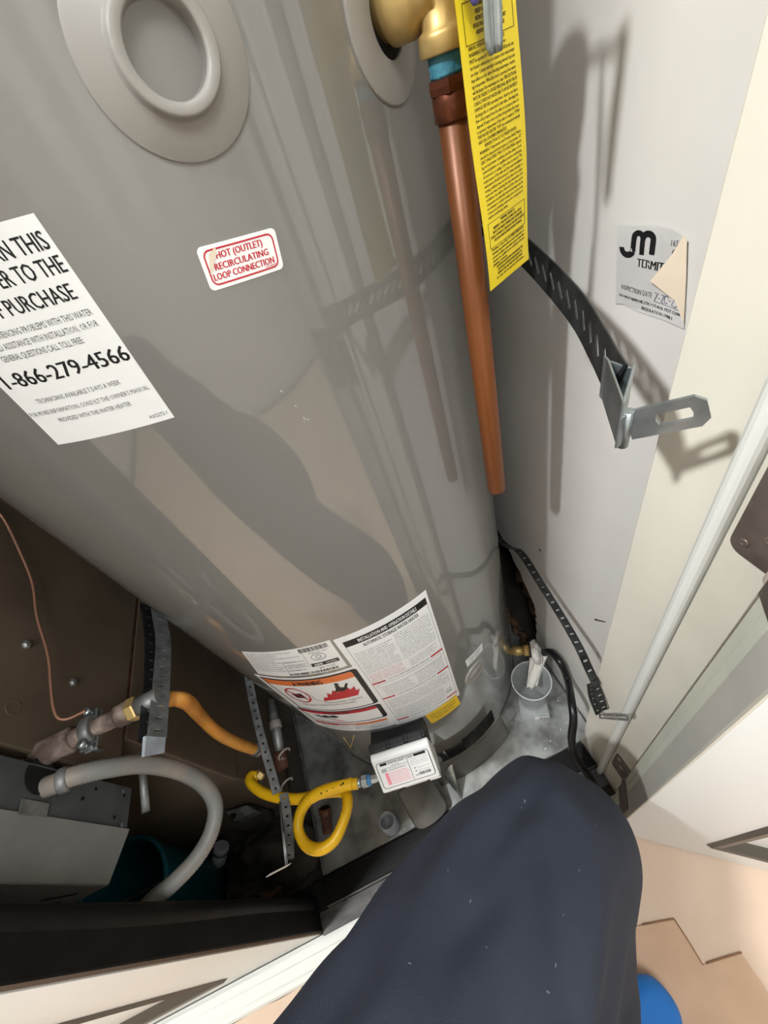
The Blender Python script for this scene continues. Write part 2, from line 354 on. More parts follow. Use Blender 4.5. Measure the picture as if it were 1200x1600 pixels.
# threshold
sill = thing('threshold', (-.115, .17, 0), 'black ridged wooden threshold board in front of the metal drain pan', 'threshold')
MB().box((-.485, .150, 0), (.248, .2015, .012)).build('board', M['blackwood'], sill, .002)
for i in range(9): MB().box((-.46, .1525+i*.0052, .0122), (.247, .1553+i*.0052, .0142)).build('ridge', M['blackwood'], sill)
MB().box((-.46, .146, .0), (.247, .1495, .0155)).build('edge_strip', M['alu'], sill)
struct('trim_7', MB().box((-.485, .106, 0), (.25, .1455, .006)), M['alu'], bevel=.001, label='scuffed grey metal sill strip below the black threshold')
struct('trim_8', MB().prism([(.109, 0), (.109, .0025), (.100, .0025), (.100, .018), (.086, .018), (.084, .0155), (.066, .0155), (.062, .013), (.054, .012), (.050, .006), (.050, 0)], (0, 0, 0), (0, 1, 0), (0, 0, 1), (1, 0, 0), -1.35, .05), M['bead'], label='white painted stepped trim strip on the floor below the left door')

# doors ------------------------------------------------------------
def door(name, A, ax, nrm, width, zb, ins, label, catmirror=False):
    A, ax, nrm = V(A), V(ax).normalized(), V(nrm).normalized()     # nrm = towards the viewer side
    th = .060 if name == 'door_1' else .045; top = 2.0
    def f(u, v, w): return A + ax*u + V((0, 0, v)) + nrm*w
    holes = [(ins, zb, width-ins, .88), (ins, 1.0, width-ins, top-.15)]
    mb = MB().plate([(0, .003), (width, .003), (width, top), (0, top)], [[(a, b), (c, b), (c, d), (a, d)] for a, b, c, d in holes], .016, lambda u, v, w: f(u, v, w-.016))
    mb.plate([(0, .003), (width, .003), (width, top), (0, top)], [], .016, lambda u, v, w: f(u, v, w-th))
    mb.plate([(0, .003), (width, .003), (width, top), (0, top)], [[(.05, .05), (width-.05, .05), (width-.05, top-.05), (.05, top-.05)]], th-.032, lambda u, v, w: f(u, v, w-th+.016))
    d = mb.build(name, M['door'], None, weld=False); tag(d, label, None, None, 'structure')
    for a, b, c, e in holes:
        def ringmb(i0, i1, w0, w1, m):
            r = MB(); P = [(a, b), (c, b), (c, e), (a, e)]; S = [(1, 1), (-1, 1), (-1, -1), (1, -1)]
            for k in range(4):
                p, q, s1, s2 = P[k], P[(k+1) % 4], S[k], S[(k+1) % 4]
                r.add([f(p[0]+s1[0]*i0, p[1]+s1[1]*i0, w0), f(q[0]+s2[0]*i0, q[1]+s2[1]*i0, w0), f(q[0]+s2[0]*i1, q[1]+s2[1]*i1, w1), f(p[0]+s1[0]*i1, p[1]+s1[1]*i1, w1)], [(0, 1, 2, 3)])
            return r.build('panel_moulding', m, d)
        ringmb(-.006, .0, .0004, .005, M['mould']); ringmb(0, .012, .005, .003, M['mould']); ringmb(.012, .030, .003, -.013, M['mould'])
        MB().plate([(a+.03, b+.03), (c-.03, b+.03), (c-.03, e-.03), (a+.03, e-.03)], [], .004, lambda u, v, w: f(u, v, w-.0165)).build('panel', M['door'], d, weld=False)
    return d, f
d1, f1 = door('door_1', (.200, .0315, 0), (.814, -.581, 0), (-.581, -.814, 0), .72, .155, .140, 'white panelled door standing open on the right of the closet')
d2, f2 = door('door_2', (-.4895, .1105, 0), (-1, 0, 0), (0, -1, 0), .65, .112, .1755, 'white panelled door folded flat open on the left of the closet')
# grey hinge edge of door 1
MB().box((0, 0, 0), (0, 0, 0))
e1 = MB().plate([(-.036, .004), (-.0035, .004), (-.0035, 2.0), (-.036, 2.0)], [], .0008, lambda u, v, w: f1(-w-.0002, v, u)); e1.build('hinge_edge', M['doorgrey'], d1)
for a_, b_, t_ in ((-.0475, -.0365, .0010), (-.0590, -.0485, .0016)): MB().plate([(a_, .004), (b_, .004), (b_, 2.0), (a_, 2.0)], [], t_, lambda u, v, w: f1(-w-.0002, v, u)).build('edge_strip', M['edgegreen'], d1)
e1 = MB().plate([(-.0032, .004), (.0, .004), (.0, 2.0), (-.0032, 2.0)], [], .0022, lambda u, v, w: f1(-w-.0002, v, u)); e1.build('edge_bead', M['jambedge'], d1)
for zc, nm in ((.975, 'upper'), (.195, 'lower')):
    z0, z1 = zc-.048, zc+.048
    rc = .011
    o_ = arc(.1225-rc, z0+rc, rc, rc, 0, -90, 5)[::-1]; o_ = [(.0885, z0)] + o_ + arc(.1225-rc, z1-rc, rc, rc, 0, 90, 5) + [(.0885, z1)]
    lf = MB().plate(o_, [], .0016, lambda u, v, w: V((.2504-w, u, v))).build('hinge_leaf', M['hinge'], d1, weld=False)
    MB().plate([(-.060, z0), (-.012, z0), (-.012, z1), (-.060, z1)], [], .0016, lambda u, v, w: f1(-w-.0016, v, u)).build('hinge_leaf', M['hinge'], d1, weld=False)
    kn = V((.2462, .084, 0)); seg = (z1-z0)/5
    for k in range(5):
        MB().lathe([(.0055, 0), (.0058, .001), (.0058, seg-.002), (.0055, seg-.001)], kn+V((0, 0, z0+k*seg)), n=14).build('hinge_knuckle', M['hinge'] if k else M['flake'], d1)
    for y, dz in ((.113, -.034), (.100, -.018), (.113, .034), (.103, .006)):
        MB().lathe([(.0042, 0), (.0042, .0006), (.003, .0014), (.0012, .0012), (.0008, .0004)], (.2488, y, zc+dz), (-1, 0, 0), 14).build('screw', M['hinge'] if dz < 0 else M['flake'], d1)

# floor protection in the hall: overlapping card sheets
def at_floor(x, y, z=0): return atZ(x, y, z)
def sheet(pts, z, m, label, jag=.0012):
    out = []
    for a, b in zip(pts, pts[1:]+pts[:1]):
        n = max(1, int((V(b)-V(a)).length/.012)); n = min(n, 60)
        for k in range(n): p = V(a).lerp(V(b), k/n); out.append((p.x + random.uniform(-jag, jag), p.y + random.uniform(-jag, jag)))
    o = MB().plate(out, [], .0016, lambda u, v, w: V((u, v, z+w))).build('card_sheet', m, None, weld=False)
    return tag(o, label, 'cardboard', 'card sheets protecting the hall floor')
def P2(x, y): p = atZ(x, y, 0); return (p.x, p.y)
sheet([(-2.1, .049), (.205, .049), (.235, .085), (2.1, .085), (2.1, -1.9), (-2.1, -1.9)], -.0018, M['card'], 'pale peach card sheet lying under the open right door, lowest layer')
c1, c2_, c3 = P2(1053, 1436), P2(1098, 1508), P2(1146, 1600)
c0 = P2(1003, 1445)
dx = V(c1)-V(c0); far = V(c0) - dx*3; dd = V(c3)-V(c2_)
sheet([tuple(far), c0, c1, c2_, tuple(V(c3)+dd*2), tuple(V(c3)+dd*2-dx*12)], .0018, M['card2'], 'browner card sheet with stepped torn corner beside the blue shoe cover')
g0, g1 = P2(1103, 1505), P2(1158, 1488); gd = V(g1)-V(g0); gp = V((gd.y, -gd.x)).normalized()
sheet([c2_, g1, tuple(V(g1)+gp*.5+gd*.9), tuple(V(c3)+dd*2), c3], .0001, M['card2'], 'darker card piece at the right, edge tucked under the stepped sheet')
ed = MB(); 
for a, b in ((c0, c1), (c1, c2_), (g0, g1)):
    ed.tube([V((a[0], a[1], .003)), V(((a[0]+b[0])/2+.0008, (a[1]+b[1])/2, .0042)), V((b[0], b[1], .003))], .0013, 6)
o = ed.build('torn_edge', M['cardedge']); tag(o, 'dark frayed torn edges of the floor card', 'cardboard edge'); o['kind'] = 'stuff'

# ================================================================== WATER HEATER
heater = thing('water_heater', (CX, CY, .004), 'tall grey cylindrical gas water heater tank standing in the metal pan', 'water heater')
HB, HT = .010, 1.50
jk = MB(); nth = 192; zs = [HB, .02, .13, .2, .4, .8, 1.2, HT]
def thk(i): return 360*i/nth
vs = [cylp(thk(i), z) for z in zs for i in range(nth)]
fs = []
for j in range(len(zs)-1):
    for i in range(nth):
        t = thk(i+.5)
        if j == 1 and 8.4 < t < 26: continue
        fs.append((j*nth+i, j*nth+(i+1) % nth, (j+1)*nth+(i+1) % nth, (j+1)*nth+i))
jk.add(vs, fs, True)
prof = [(R, 0), (R+.002, .004), (R, .02), (R*.8, .035), (R*.3, .045), (.001, .046)]
jk.lathe(prof, (CX, CY, HT), n=96, cap=False)
jacket = jk.build('jacket', M['tank'], heater)
MB().lathe([(.2, HB+.001), (.24, HB+.001), (.245, .06), (.25, .3), (.02, .31)], (CX, CY, 0), n=64).build('combustion_chamber', M['tankdark'], heater)
rim = MB().lathe([(R-.004, HB-.001), (R+.0012, HB-.001), (R+.0016, HB+.004), (R+.0006, HB+.010)], (CX, CY, 0), n=128, cap=False).build('base_ring', M['shield'], heater)
bt = MB()
for k in range(5): bt.tube([cylp(10+3.2*k, .03, R-.035), cylp(12+3*k, .07, R-.03), cylp(13+3*k, .10, R-.05)], .006, 8)
bt.build('burner_shield', M['galvdark'], heater)
mb = MB().tube([cylp(26.3, z, R+.001) for z in (.02, .14)], .0012, 6); mb.build('opening_lip', M['steel'], heater)
# round plug covers on the jacket (disc follows the tank), one with a cup, one with a hole for the relief valve
def disc(mb, th, z, prof, n=56, holes=False):
    # prof: (radius, lift) from outside to inside
    vs = []
    for r, l in prof:
        for k in range(n):
            a = 2*PI*k/n; vs.append(cylp(th + math.degrees(r*math.cos(a)/R), z + r*math.sin(a), R+l))
    mb.add(vs, [(i*n+k, i*n+(k+1) % n, (i+1)*n+(k+1) % n, (i+1)*n+k) for i in range(len(prof)-1) for k in range(n)], True)
    return vs
m_ = MB(); disc(m_, 12.6, 1.279, [(.0392, -.001), (.0394, .0012), (.0388, .0020), (.0245, .0030), (.0240, .0034), (.0234, .0050), (.0228, .0088), (.0222, .0097), (.0215, .0100), (.0182, .0098), (.0176, .0094), (.0172, .0085), (.0168, .004), (.0162, -.009), (.015, -.0105), (.0003, -.0105)])
plug = m_.build('outlet_plug', M['greyplastic'], heater)
fp = lambda u, v, w: cylp(12.6 + math.degrees((u-.5)*.03/R), 1.279 - (v-.5)*.03, R-.0103+w)
pr = Print(fp, .0002, 0); pr.d = {}
for k, (t, u, v) in enumerate((('PUSH', .62, .52), ('HOT', .3, .35))): pr.text(t, u, u+.22, v+.08, .08, 'greyplastic')
pr.build(plug, {'greyplastic': 'embossed_lettering'})
m_ = MB(); disc(m_, 40, 1.266, [(.040, -.001), (.0402, .0010), (.0397, .0016), (.0392, .0018), (.030, .0022), (.0195, .0026), (.0190, .0024), (.0187, .0018), (.0186, -.004)])
m_.build('relief_valve_cover', M['greyplastic'], heater)
m_ = MB(); disc(m_, 40, 1.266, [(.0190, .0006), (.0003, .0006)]); m_.build('cover_hole', M['void'], heater)
m_ = MB(); disc(m_, 24.0, .405, [(.031, -.0005), (.031, .0015), (.030, .0022), (.0195, .0022), (.0185, .0012), (.0175, .0022), (.0003, .0028)]); m_.build('lower_plug', M['greyplastic'], heater)
m_ = MB()
for th, z, l in ((8.1, 1.111, .0022), (8.9, 1.095, .0012), (9.2, 1.083, .003), (9.6, 1.080, .0016), (-9, 1.13, .001), (16.2, .62, .002)): m_.tube([cylp(th, z, R+.0001), cylp(th+.12, z-l, R+.0001)], .00022, 5)
o = m_.build('scratches', M['scratch'], heater); o['kind'] = 'stuff'
m_ = MB().tube([cylp(*atCyl(x, y), R+.0003) for x, y in ((537, 1152), (548, 1168), (553, 1149))], [.0012, .0016, .001], 6); m_.build('crayon_mark', M['crayon'], heater)

# stickers ---------------------------------------------------------
f = cylsurf((-19.85, 1.255), (-4.157, 1.247), (-5.427, 1.126), (-21.121, 1.134))
s1 = sticker('sticker', f, M['white'], heater); s1['label'] = 'large white service phone number sticker'
p = Print(f)
p.text('DO NOT RETURN THIS', .04, .97, .122, .068, bold=.004); p.text('WATER HEATER TO THE', .03, .975, .214, .068, bold=.004); p.text('PLACE OF PURCHASE', .06, .925, .320, .068, bold=.004)
p.text('IF YOU ARE EXPERIENCING PROBLEMS WITH THIS WATER', .04, .945, .398, .030, 'grey'); p.text('HEATER, NEED ASSISTANCE WITH INSTALLATION, OR FOR', .05, .935, .450, .030, 'grey'); p.text('GENERAL QUESTIONS CALL TOLL FREE:', .19, .78, .503, .030, 'grey')
p.text('1-866-279-4566', .055, .985, .635, .078, bold=.006)
p.text('TECHNICIANS AVAILABLE 7 DAYS A WEEK', .157, .81, .738, .026, 'grey'); p.text("FOR MORE INFORMATION, CONSULT THE OWNER'S MANUAL", .012, .968, .806, .026, 'grey'); p.text('PROVIDED WITH THE WATER HEATER', .19, .776, .864, .026, 'grey'); p.text('AX5272-1', .83, .975, .968, .022, 'grey')
p.build(s1)
f = cylsurf((7.065, 1.2085), (15.812, 1.2015), (15.058, 1.180), (6.376, 1.186))
s2 = sticker('sticker', f, M['white'], heater, rc=.06, asp=.46); s2['label'] = 'small white sticker with red frame, upper right'
p = Print(f)
asp = .46; r_ = .07
fr = arc(.94-r_, .11+r_/asp, r_, r_/asp, -90, 0, 5) + arc(.94-r_, .89-r_/asp, r_, r_/asp, 0, 90, 5) + arc(.06+r_, .89-r_/asp, r_, r_/asp, 90, 180, 5) + arc(.06+r_, .11+r_/asp, r_, r_/asp, 180, 270, 5)
p.stroke(fr, .018, asp, 'red', closed=True)
p.text('HOT (OUTLET)', .20, .79, .33, .155, 'red', bold=.007); p.text('RECIRCULATING', .14, .84, .57, .155, 'red', bold=.007); p.text('LOOP CONNECTION', .09, .89, .79, .155, 'red', bold=.007); p.text('AX4643', .76, .91, .86, .06, 'red')
p.poly([(.12, .20), (.19, .11), (.225, .06), (.215, .22), (.185, .30), (.15, .40), (.125, .52), (.06, .62), (.085, .45)], 'paperback', 2)
p.build(s2, {'paperback': 'torn_patch'})
# main instruction sticker
TLm, TRm, BRm, BLm = (-8.24, .776), (17.06, .769), (14.7, .380), (-10.3, .405)
f = cylsurf(TLm, TRm, BRm, BLm); s3 = sticker('sticker', f, M['white'], heater); s3['label'] = 'tall white installation and operation sticker with dense print'
p = Print(f)
p.rect(.06, .035, .97, .075, 'black'); p.text('INSTALLATION AND OPERATION DETAILS', .20, .84, .068, .024, 'white', 2, .002)
p.text('AUTOMATIC STORAGE WATER HEATER', .22, .84, .112, .024, 'black', bold=.002)
p.frame(.06, .075, .97, .975, .004, .003, 'grey')
WORDS = 'This water heater must be installed in accordance with the manual supplied local codes and utility company requirements keep area clear of combustible materials do not store gasoline or other flammable vapors in the vicinity of this appliance relief valve must be installed and discharge line run to an open drain minimum clearances from combustible construction sides rear front vent inches see instruction manual before operating turn off gas supply if overheating occurs'.split()
wi = [0]
def filler(p, u0, u1, v0, v1, step, h, c='grey', nch=34):
    v = v0
    while v < v1:
        s = ''
        while len(s) < nch: s += WORDS[wi[0] % len(WORDS)] + ' '; wi[0] += 1
        p.text(s.strip(), u0, u1 - random.choice((0, 0, 0, .12))*(u1-u0), v, h, c); v += step
filler(p, .09, .49, .150, .335, .0165, .0095); filler(p, .09, .48, .355, .425, .0165, .0095, 'red', 30); filler(p, .52, .94, .135, .335, .0165, .0095); filler(p, .56, .92, .365, .42, .017, .010)
for v, t in ((.445, 'FOR YOUR SAFETY READ BEFORE OPERATING'), (.625, 'LIGHTING INSTRUCTIONS'), (.935, 'TO TURN OFF GAS TO APPLIANCE')):
    p.rect(.06, v-.010, .22, v+.004, 'red', 2); p.rect(.80, v-.010, .97, v+.004, 'red', 2); p.text(t, .25, .78, v+.004, .014, 'grey')
p.frame(.10, .465, .93, .50, .003, .002, 'grey')
filler(p, .13, .50, .515, .60, .0165, .0095); filler(p, .55, .93, .50, .60, .0165, .0095)
filler(p, .09, .93, .66, .77, .0165, .010, 'grey', 70); filler(p, .09, .80, .79, .91, .0165, .010, 'grey', 64)
for a in range(2): p.stroke(arc(.85+.05*a, .86, .02, .02, 0, 300, 10), .008, 1.2, 'grey')
p.build(s3)
# rating sticker
f = cylsurf((-32.0, .779), (-8.9, .779), (-9.67, .697), (-36.6, .691)); s4 = sticker('sticker', f, M['white'], heater); s4['label'] = 'white rating sticker with barcode'
p = Print(f)
for k in range(9): filler(p, .03, .36 if k % 2 else .62, .10+.085*k, .11+.085*k, .2, .045, 'grey', 26 if k % 2 else 44)
for k in range(4): filler(p, .42, .64, .45+.11*k, .46+.11*k, .2, .05, 'grey', 16)
p.rect(.66, .05, .664, .72, 'grey'); p.rect(.40, .42, .404, .95, 'grey')
u = .64
while u < .95: w = random.choice((.004, .007, .011)); p.rect(u, .03, u+w, .17, 'black', n=1); u += w + random.choice((.004, .008))
p.text('ANSI Z21.10.1', .72, .92, .26, .06, 'grey')
p.stroke(arc(.80, .40, .075, .11, 0, 360, 20), .006, .32, 'grey'); p.stroke(arc(.80, .40, .03, .05, 0, 360, 12), .006, .32, 'grey')
p.rect(.68, .60, .97, .72, 'black'); p.text('ASME', .71, .80, .695, .07, 'white', 2, .004); p.text('CERTIFIED', .83, .95, .685, .05, 'white', 2); p.text('gas fired', .74, .90, .82, .06, 'grey')
u = .40
while u < .92: w = random.choice((.006, .010, .016)); p.rect(u, .88, u+w, .97, 'black', n=1); u += w + random.choice((.006, .012))
p.build(s4)
# warning sticker
f = cylsurf((-39.0, .682), (-7.9, .689), (-10.4, .409), (-42.0, .395)); s5 = sticker('sticker', f, M['white'], heater); s5['label'] = 'white sticker with warning and danger panels, orange and red'
p = Print(f); A5 = 1.6
def panel(v0, v1, head, word, hh, u1=.99):
    r = .04; q = r/A5
    pts = arc(u1-r, v0+q, r, q, -90, 0, 5) + arc(u1-r, v1-q, r, q, 0, 90, 5) + [(.10, v1), (.04, v0)]
    p.poly(pts, 'black', 1)
    pts = [(.065, v0+.016), (u1-.05-r*.5, v0+.016), (u1-.05, v0+.03), (u1-.05, v1-.025), (u1-.065, v1-.014), (.12, v1-.014)]
    p.poly(pts, 'white', 2)
    p.poly([(.065, v0+.016), (u1-.05-r*.5, v0+.016), (u1-.05, v0+.03), (u1-.05, v0+.016+hh), (.075, v0+.016+hh)], head, 3)
    p.text(word, .40, .64, v0+.012+hh, hh*.72, 'black', 4, .006); p.poly([(.35, v0+.012+hh), (.385, v0+.012+hh), (.3675, v0+.022)], 'black', 4)
panel(.02, .54, 'orange', 'WARNING', .075)
p.stroke(arc(.28, .27, .115, .115, 0, 360, 28), .016, A5*.62, 'red', 4); p.poly([(.22, .25), (.33, .235), (.345, .31), (.235, .32)], 'black', 3); p.stroke([(.20, .20), (.36, .34)], .016, 1, 'red', 4)
p.stroke([(.39, .22), (.43, .27), (.42, .33), (.47, .36), (.53, .37)], .006, 1, 'grey', 3)
p.poly([(.50, .36), (.54, .30), (.57, .31), (.60, .24), (.63, .27), (.67, .21), (.70, .26), (.73, .19), (.77, .25), (.81, .20), (.83, .25), (.88, .22), (.87, .28), (.91, .27), (.86, .35)], 'red', 3)
p.poly([(.72, .16), (.755, .155), (.76, .19), (.79, .20), (.83, .15), (.845, .165), (.80, .235), (.76, .25), (.72, .235), (.69, .25), (.68, .235), (.71, .205)], 'black', 4); p.poly(arc(.745, .142, .02, .018, 0, 360, 12)[:-1], 'black', 4)
p.text('Flammable Vapors', .50, .88, .405, .028, 'grey', 3); p.text('FIRE AND EXPLOSION HAZARD', .22, .80, .447, .026, 'grey', 3)
filler(p, .20, .90, .475, .52, .02, .012, 'grey', 62)
panel(.56, .80, 'red', 'DANGER', .045)
p.poly([(.20, .66), (.26, .65), (.28, .67), (.34, .645), (.38, .66), (.44, .64), (.50, .665), (.45, .69), (.38, .685), (.33, .70), (.25, .69)], 'black', 3); p.text('HOT BURNS', .24, .44, .725, .018, 'grey', 3)
p.poly([(.36, .73), (.46, .735), (.54, .765), (.44, .765)], 'pink', 3); filler(p, .55, .90, .66, .77, .019, .011, 'grey', 34)
p.rect(.10, .83, .96, .862, 'orange', 3); p.rect(.10, .83, .5, .862, 'red', 4); p.text('WARNING', .40, .60, .857, .022, 'white', 5, .004)
filler(p, .14, .50, .885, .975, .02, .011, 'grey', 30); filler(p, .55, .95, .885, .975, .02, .011, 'grey', 30)
p.build(s5)
f = cylsurf((.17, .395), (13.37, .397), (13.7, .336), (.64, .334)); s6 = sticker('sticker', f, M['yellowlab'], heater, rc=.05, asp=.8); s6['label'] = 'small yellow sticker at the bottom'
p = Print(f)
for k, t in enumerate(('INSTALL IN ACCORDANCE WITH', 'LOCAL CODES AND SEE MANUAL', 'BEFORE OPERATING')): p.text(t, .10+.10*(k == 2), .90-.10*(k == 2), .36+.2*k, .11, 'tagink')
p.build(s6)
f = cylsurf((21.3, .485), (30.5, .471), (30.0, .446), (21.3, .457)); s7 = sticker('sticker', f, M['white'], heater); s7['label'] = 'tiny white sticker above the lower plug'
p = Print(f); p.text('CERTIFIED', .12, .85, .42, .22, 'grey'); p.text('LOW LEAD', .14, .75, .82, .22, 'grey'); p.build(s7)

# ================================================================== RELIEF VALVE, DISCHARGE PIPE, TAG
NX, NY = math.sin(math.radians(40)), -math.cos(math.radians(40)); N_ = V((NX, NY, 0))
PX, PY = .1706, .345
root = cylp(40, 1.266); rv = thing('relief_valve', (PX, PY, 1.242), 'brass relief valve coming out of the tank above the copper pipe', 'valve')
vb = MB().lathe([(.0165, -.012), (.0165, .004), (.0195, .006), (.0195, .018), (.017, .022), (.014, .026), (.0135, .036)], root+V((0, 0, .005)), N_, 32)
vb.lathe([(.0158, 1.242), (.0165, 1.243), (.0165, 1.250), (.0158, 1.252), (.0135, 1.2535), (.0140, 1.268), (.0155, 1.275), (.0175, 1.29), (.0180, 1.32), (.012, 1.325)], (PX, PY, 0), n=32)
body = vb.build('valve_body', M['brass'], rv)
fv = lambda u, v, w: root + V((0, 0, .005)) + N_*(.008 + .01*u) + (Matrix.Rotation(math.radians(-58), 3, N_) @ V((0, 0, 1)))*(.0182+w) + (Matrix.Rotation(math.radians(-58), 3, N_) @ N_.cross(V((0, 0, 1))))*(.005-.01*v)
pr = Print(fv, .0006, 0); pr.frame(.2, .2, .8, .8, .12, .12, 'brass'); pr.build(body, {'brass': 'embossed_mark'})
lv = MB()
def lever(u, v):
    z = 1.235 + .085*v; w = .0062 + .0025*v; x = (u-.5)*2
    c = V((.1775 + .001*v, .3015 - .002*v, z)); s = V((.89, .45, 0))
    if v < .06: w *= math.sqrt(max(1-(1-v/.06)**2, .12))
    n = V((.45, -.89, 0))
    return c + s*(w*x) + n*(.0035*max(0, 1-abs(x-.25)*3.2) - .002*x*x)
lv.grid(lever, 24, 24); lev = lv.build('lever', M['steel'], rv); md = lev.modifiers.new('thickness', 'SOLIDIFY'); md.thickness = .0011
MB().tube([(.1775, .300, 1.316), (.1740, .320, 1.318), (PX, PY, 1.316)], .003, 10).build('lever_pivot', M['steel'], rv)
MB().tube(catmull([(.1645, .2995, 1.30), (.1640, .2990, 1.268), (.1652, .2988, 1.2575), (.1675, .2992, 1.258), (.1695, .3, 1.275), (.170, .301, 1.30)]), .0016, 8).build('seal_wire', M['purple'], rv)
cp = thing('discharge_pipe', (PX, PY, .851), 'straight copper discharge pipe hanging from the brass valve, open at the bottom', 'pipe')
MB().lathe([(.0095, .8515), (.0108, .851), (.0111, .852), (.0111, 1.213), (.010, 1.2135)], (PX, PY, 0), n=36).build('pipe', M['copper'], cp)
MB().lathe([(.0112, 1.2105), (.0131, 1.211), (.0131, 1.2225), (.0125, 1.2235), (.0124, 1.2285)], (PX, PY, 0), n=36).build('adapter', M['copperdark'], cp)
MB().lathe([(.0126, 1.2235), (.0145, 1.2245), (.0150, 1.228), (.0145, 1.2315), (.0120, 1.2320)], (PX, PY, 0), n=6, smooth=False).build('hex_collar', M['copperdark'], cp)
MB().lathe([(.0118, 1.2318), (.0124, 1.2335), (.0119, 1.2355), (.0125, 1.2375), (.0120, 1.2395), (.0124, 1.2422)], (PX, PY, 0), n=30).build('sealant', M['dope'], cp)
TAGBL, TAGBR, TAGTL, TAGTR = V((.161, .300, 1.1126)), V((.211, .323, 1.1126)), V((.1545, .3035, 1.300)), V((.2045, .3265, 1.300))
tn = (TAGTL-TAGBL).cross(TAGBR-TAGBL).normalized()
if tn.y > 0: tn = -tn
def ft(u, v, w):
    v2 = max(0, min(1, v)); q = (TAGTL*(1-u)+TAGTR*u)*(1-v) + (TAGBL*(1-u)+TAGBR*u)*v
    return q + tn*(w + .0012*math.sin(PI*v2) - .0012*math.cos(2.2*PI*v2)*(u-.3) + .0006*math.sin(9*v2+2*u))
tg = MB(); tg.grid(lambda u, v: ft(u, v, .00012), 10, 40); tg.grid(lambda u, v: ft(u, v, -.00012), 10, 40)
tgo = tg.build('hang_tag', M['tag'], None, weld=False); tag(tgo, 'long yellow warning tag hanging from the relief valve in front of the copper pipe', 'tag')
p = Print(ft, .00015, .0002)
V0 = lambda y: (1.300 - y)/(1.300 - 1.1126)
lines = ['DO NOT REMOVE THIS TAG', None, 'WARNING: FAILURE OF THIS', 'RELIEF VALVE TO OPERATE PER', 'INSTRUCTIONS REGARDING WATER', 'RESULT IN SERIOUS PERSONAL INJURY', 'AND/OR SEVERE PROPERTY DAMAGE', None,
 'ANNUAL OPERATION OF T&P RELIEF VALVES', 'WARNING: Following installation, lever', 'MUST be operated AT LEAST ONCE A YEAR by the wa-', 'ter heater owner/user to ensure that waterways', 'are clear. Certain naturally occurring mineral deposits', 'may adhere to the valve, blocking waterways, render-', 'ing it inoperative. When the lever is operated, hot water', 'will discharge if the waterways are clear. PRECAUTIONS', 'MUST BE TAKEN TO AVOID PERSONAL INJURY FROM', 'CONTACT WITH HOT WATER AND TO AVOID PROPERTY', 'DAMAGE. BEFORE operating lever, check to see that a', 'discharge line is connected to this valve, directing the', 'flow of hot water from the valve to a proper place of', 'disposal. If water does not flow freely when the lever', 'is operated, replacement of the valve is required. TURN', 'THE WATER HEATER "OFF" (see instruction manual)', 'AND CALL A PLUMBER IMMEDIATELY.', 'REINSPECTION OF T & P RELIEF VALVES', 'WARNING: Temperature and Pressure Relief Valves', 'should be inspected and replaced, if necessary, AT', 'LEAST ONCE EVERY TWO TO FOUR YEARS, depend-', 'ing on local water conditions and the advice of a li-', 'censed plumber or qualified service technician,', 'of corrosion or scaling of the valve is noticed. The', 'replacement of the valve and the users installation', 'environment should be assessed. Certain naturally oc-', 'curring conditions may corrode the valve or its compo-', 'nents over time, rendering the valve inoperative. Such', 'conditions can only be detected if the valve and its', 'components are physically removed and inspected. Do', 'not attempt to conduct an inspection on your own.', 'Contact your plumbing contractor for a reinspection to', 'assure continuing safety.', None, 'WARNING: FAILURE TO', 'REINSPECT THIS VALVE AS DIRECTED COULD', 'RESULT IN UNSAFE TEMPERATURE OR PRESSURE', 'BUILD-UP WHICH CAN RESULT IN SERIOUS INJURY', 'OR DEATH AND/OR SEVERE PROPERTY DAMAGE.', None, 'If discharge occurs, CALL A PLUMBER IMMEDIATELY.', 'Discharge may indicate that an unsafe temperature or', 'pressure condition exists which requires immediate', 'attention by a qualified service technician or licensed', 'plumbing contractor.', 'SEE WATER HEATER INSTRUCTION MANUAL FOR', 'ADDITIONAL INFORMATION REGARDING THE', 'TEMPERATURE AND PRESSURE RELIEF VALVE.', 'See other side for important information.']
vA, vB = .215, .975; n_ = len(lines); st = (vB-vA)/(n_-1)
for i, t in enumerate(lines):
    if not t: continue
    c_ = len(t); full = .78
    wd_ = full if c_ > 42 else full*c_/46.
    cen = i < 8 or 25 == i or 42 <= i <= 46 or i > 52
    u0 = .5-wd_/2+.02 if cen else .12
    p.text(t, u0, u0+wd_, vA+st*i, st*.66, 'tagink', bold=.003 if (i < 8 or i > 41) else .0015)
def tframe(i0, i1): p.frame(.09, vA+st*(i0-.75), .93, vA+st*(i1+.2), .008, .0016, 'tagink', 1)
tframe(1.7, 7); tframe(41.7, 47)
p.build(tgo)

# ================================================================== PAN
pan = thing('drain_pan', (-.082, .6, 0), 'square galvanised metal drain pan under the grey tank', 'pan')
MB().box((-.452, .2065, 0), (.2885, 1.03, .0035)).build('pan_floor', M['galv'], pan)
rm = MB()
for a, b in (((-.452, .2045, 0), (.2885, .2065, .013)), ((.2865, .2065, 0), (.2885, .50, .007)), ((-.454, .2045, 0), (-.452, 1.03, .02)), ((-.452, 1.03, 0), (.2885, 1.032, .02))): rm.box(a, b)
rm.build('pan_rim', M['galvdark'], pan)

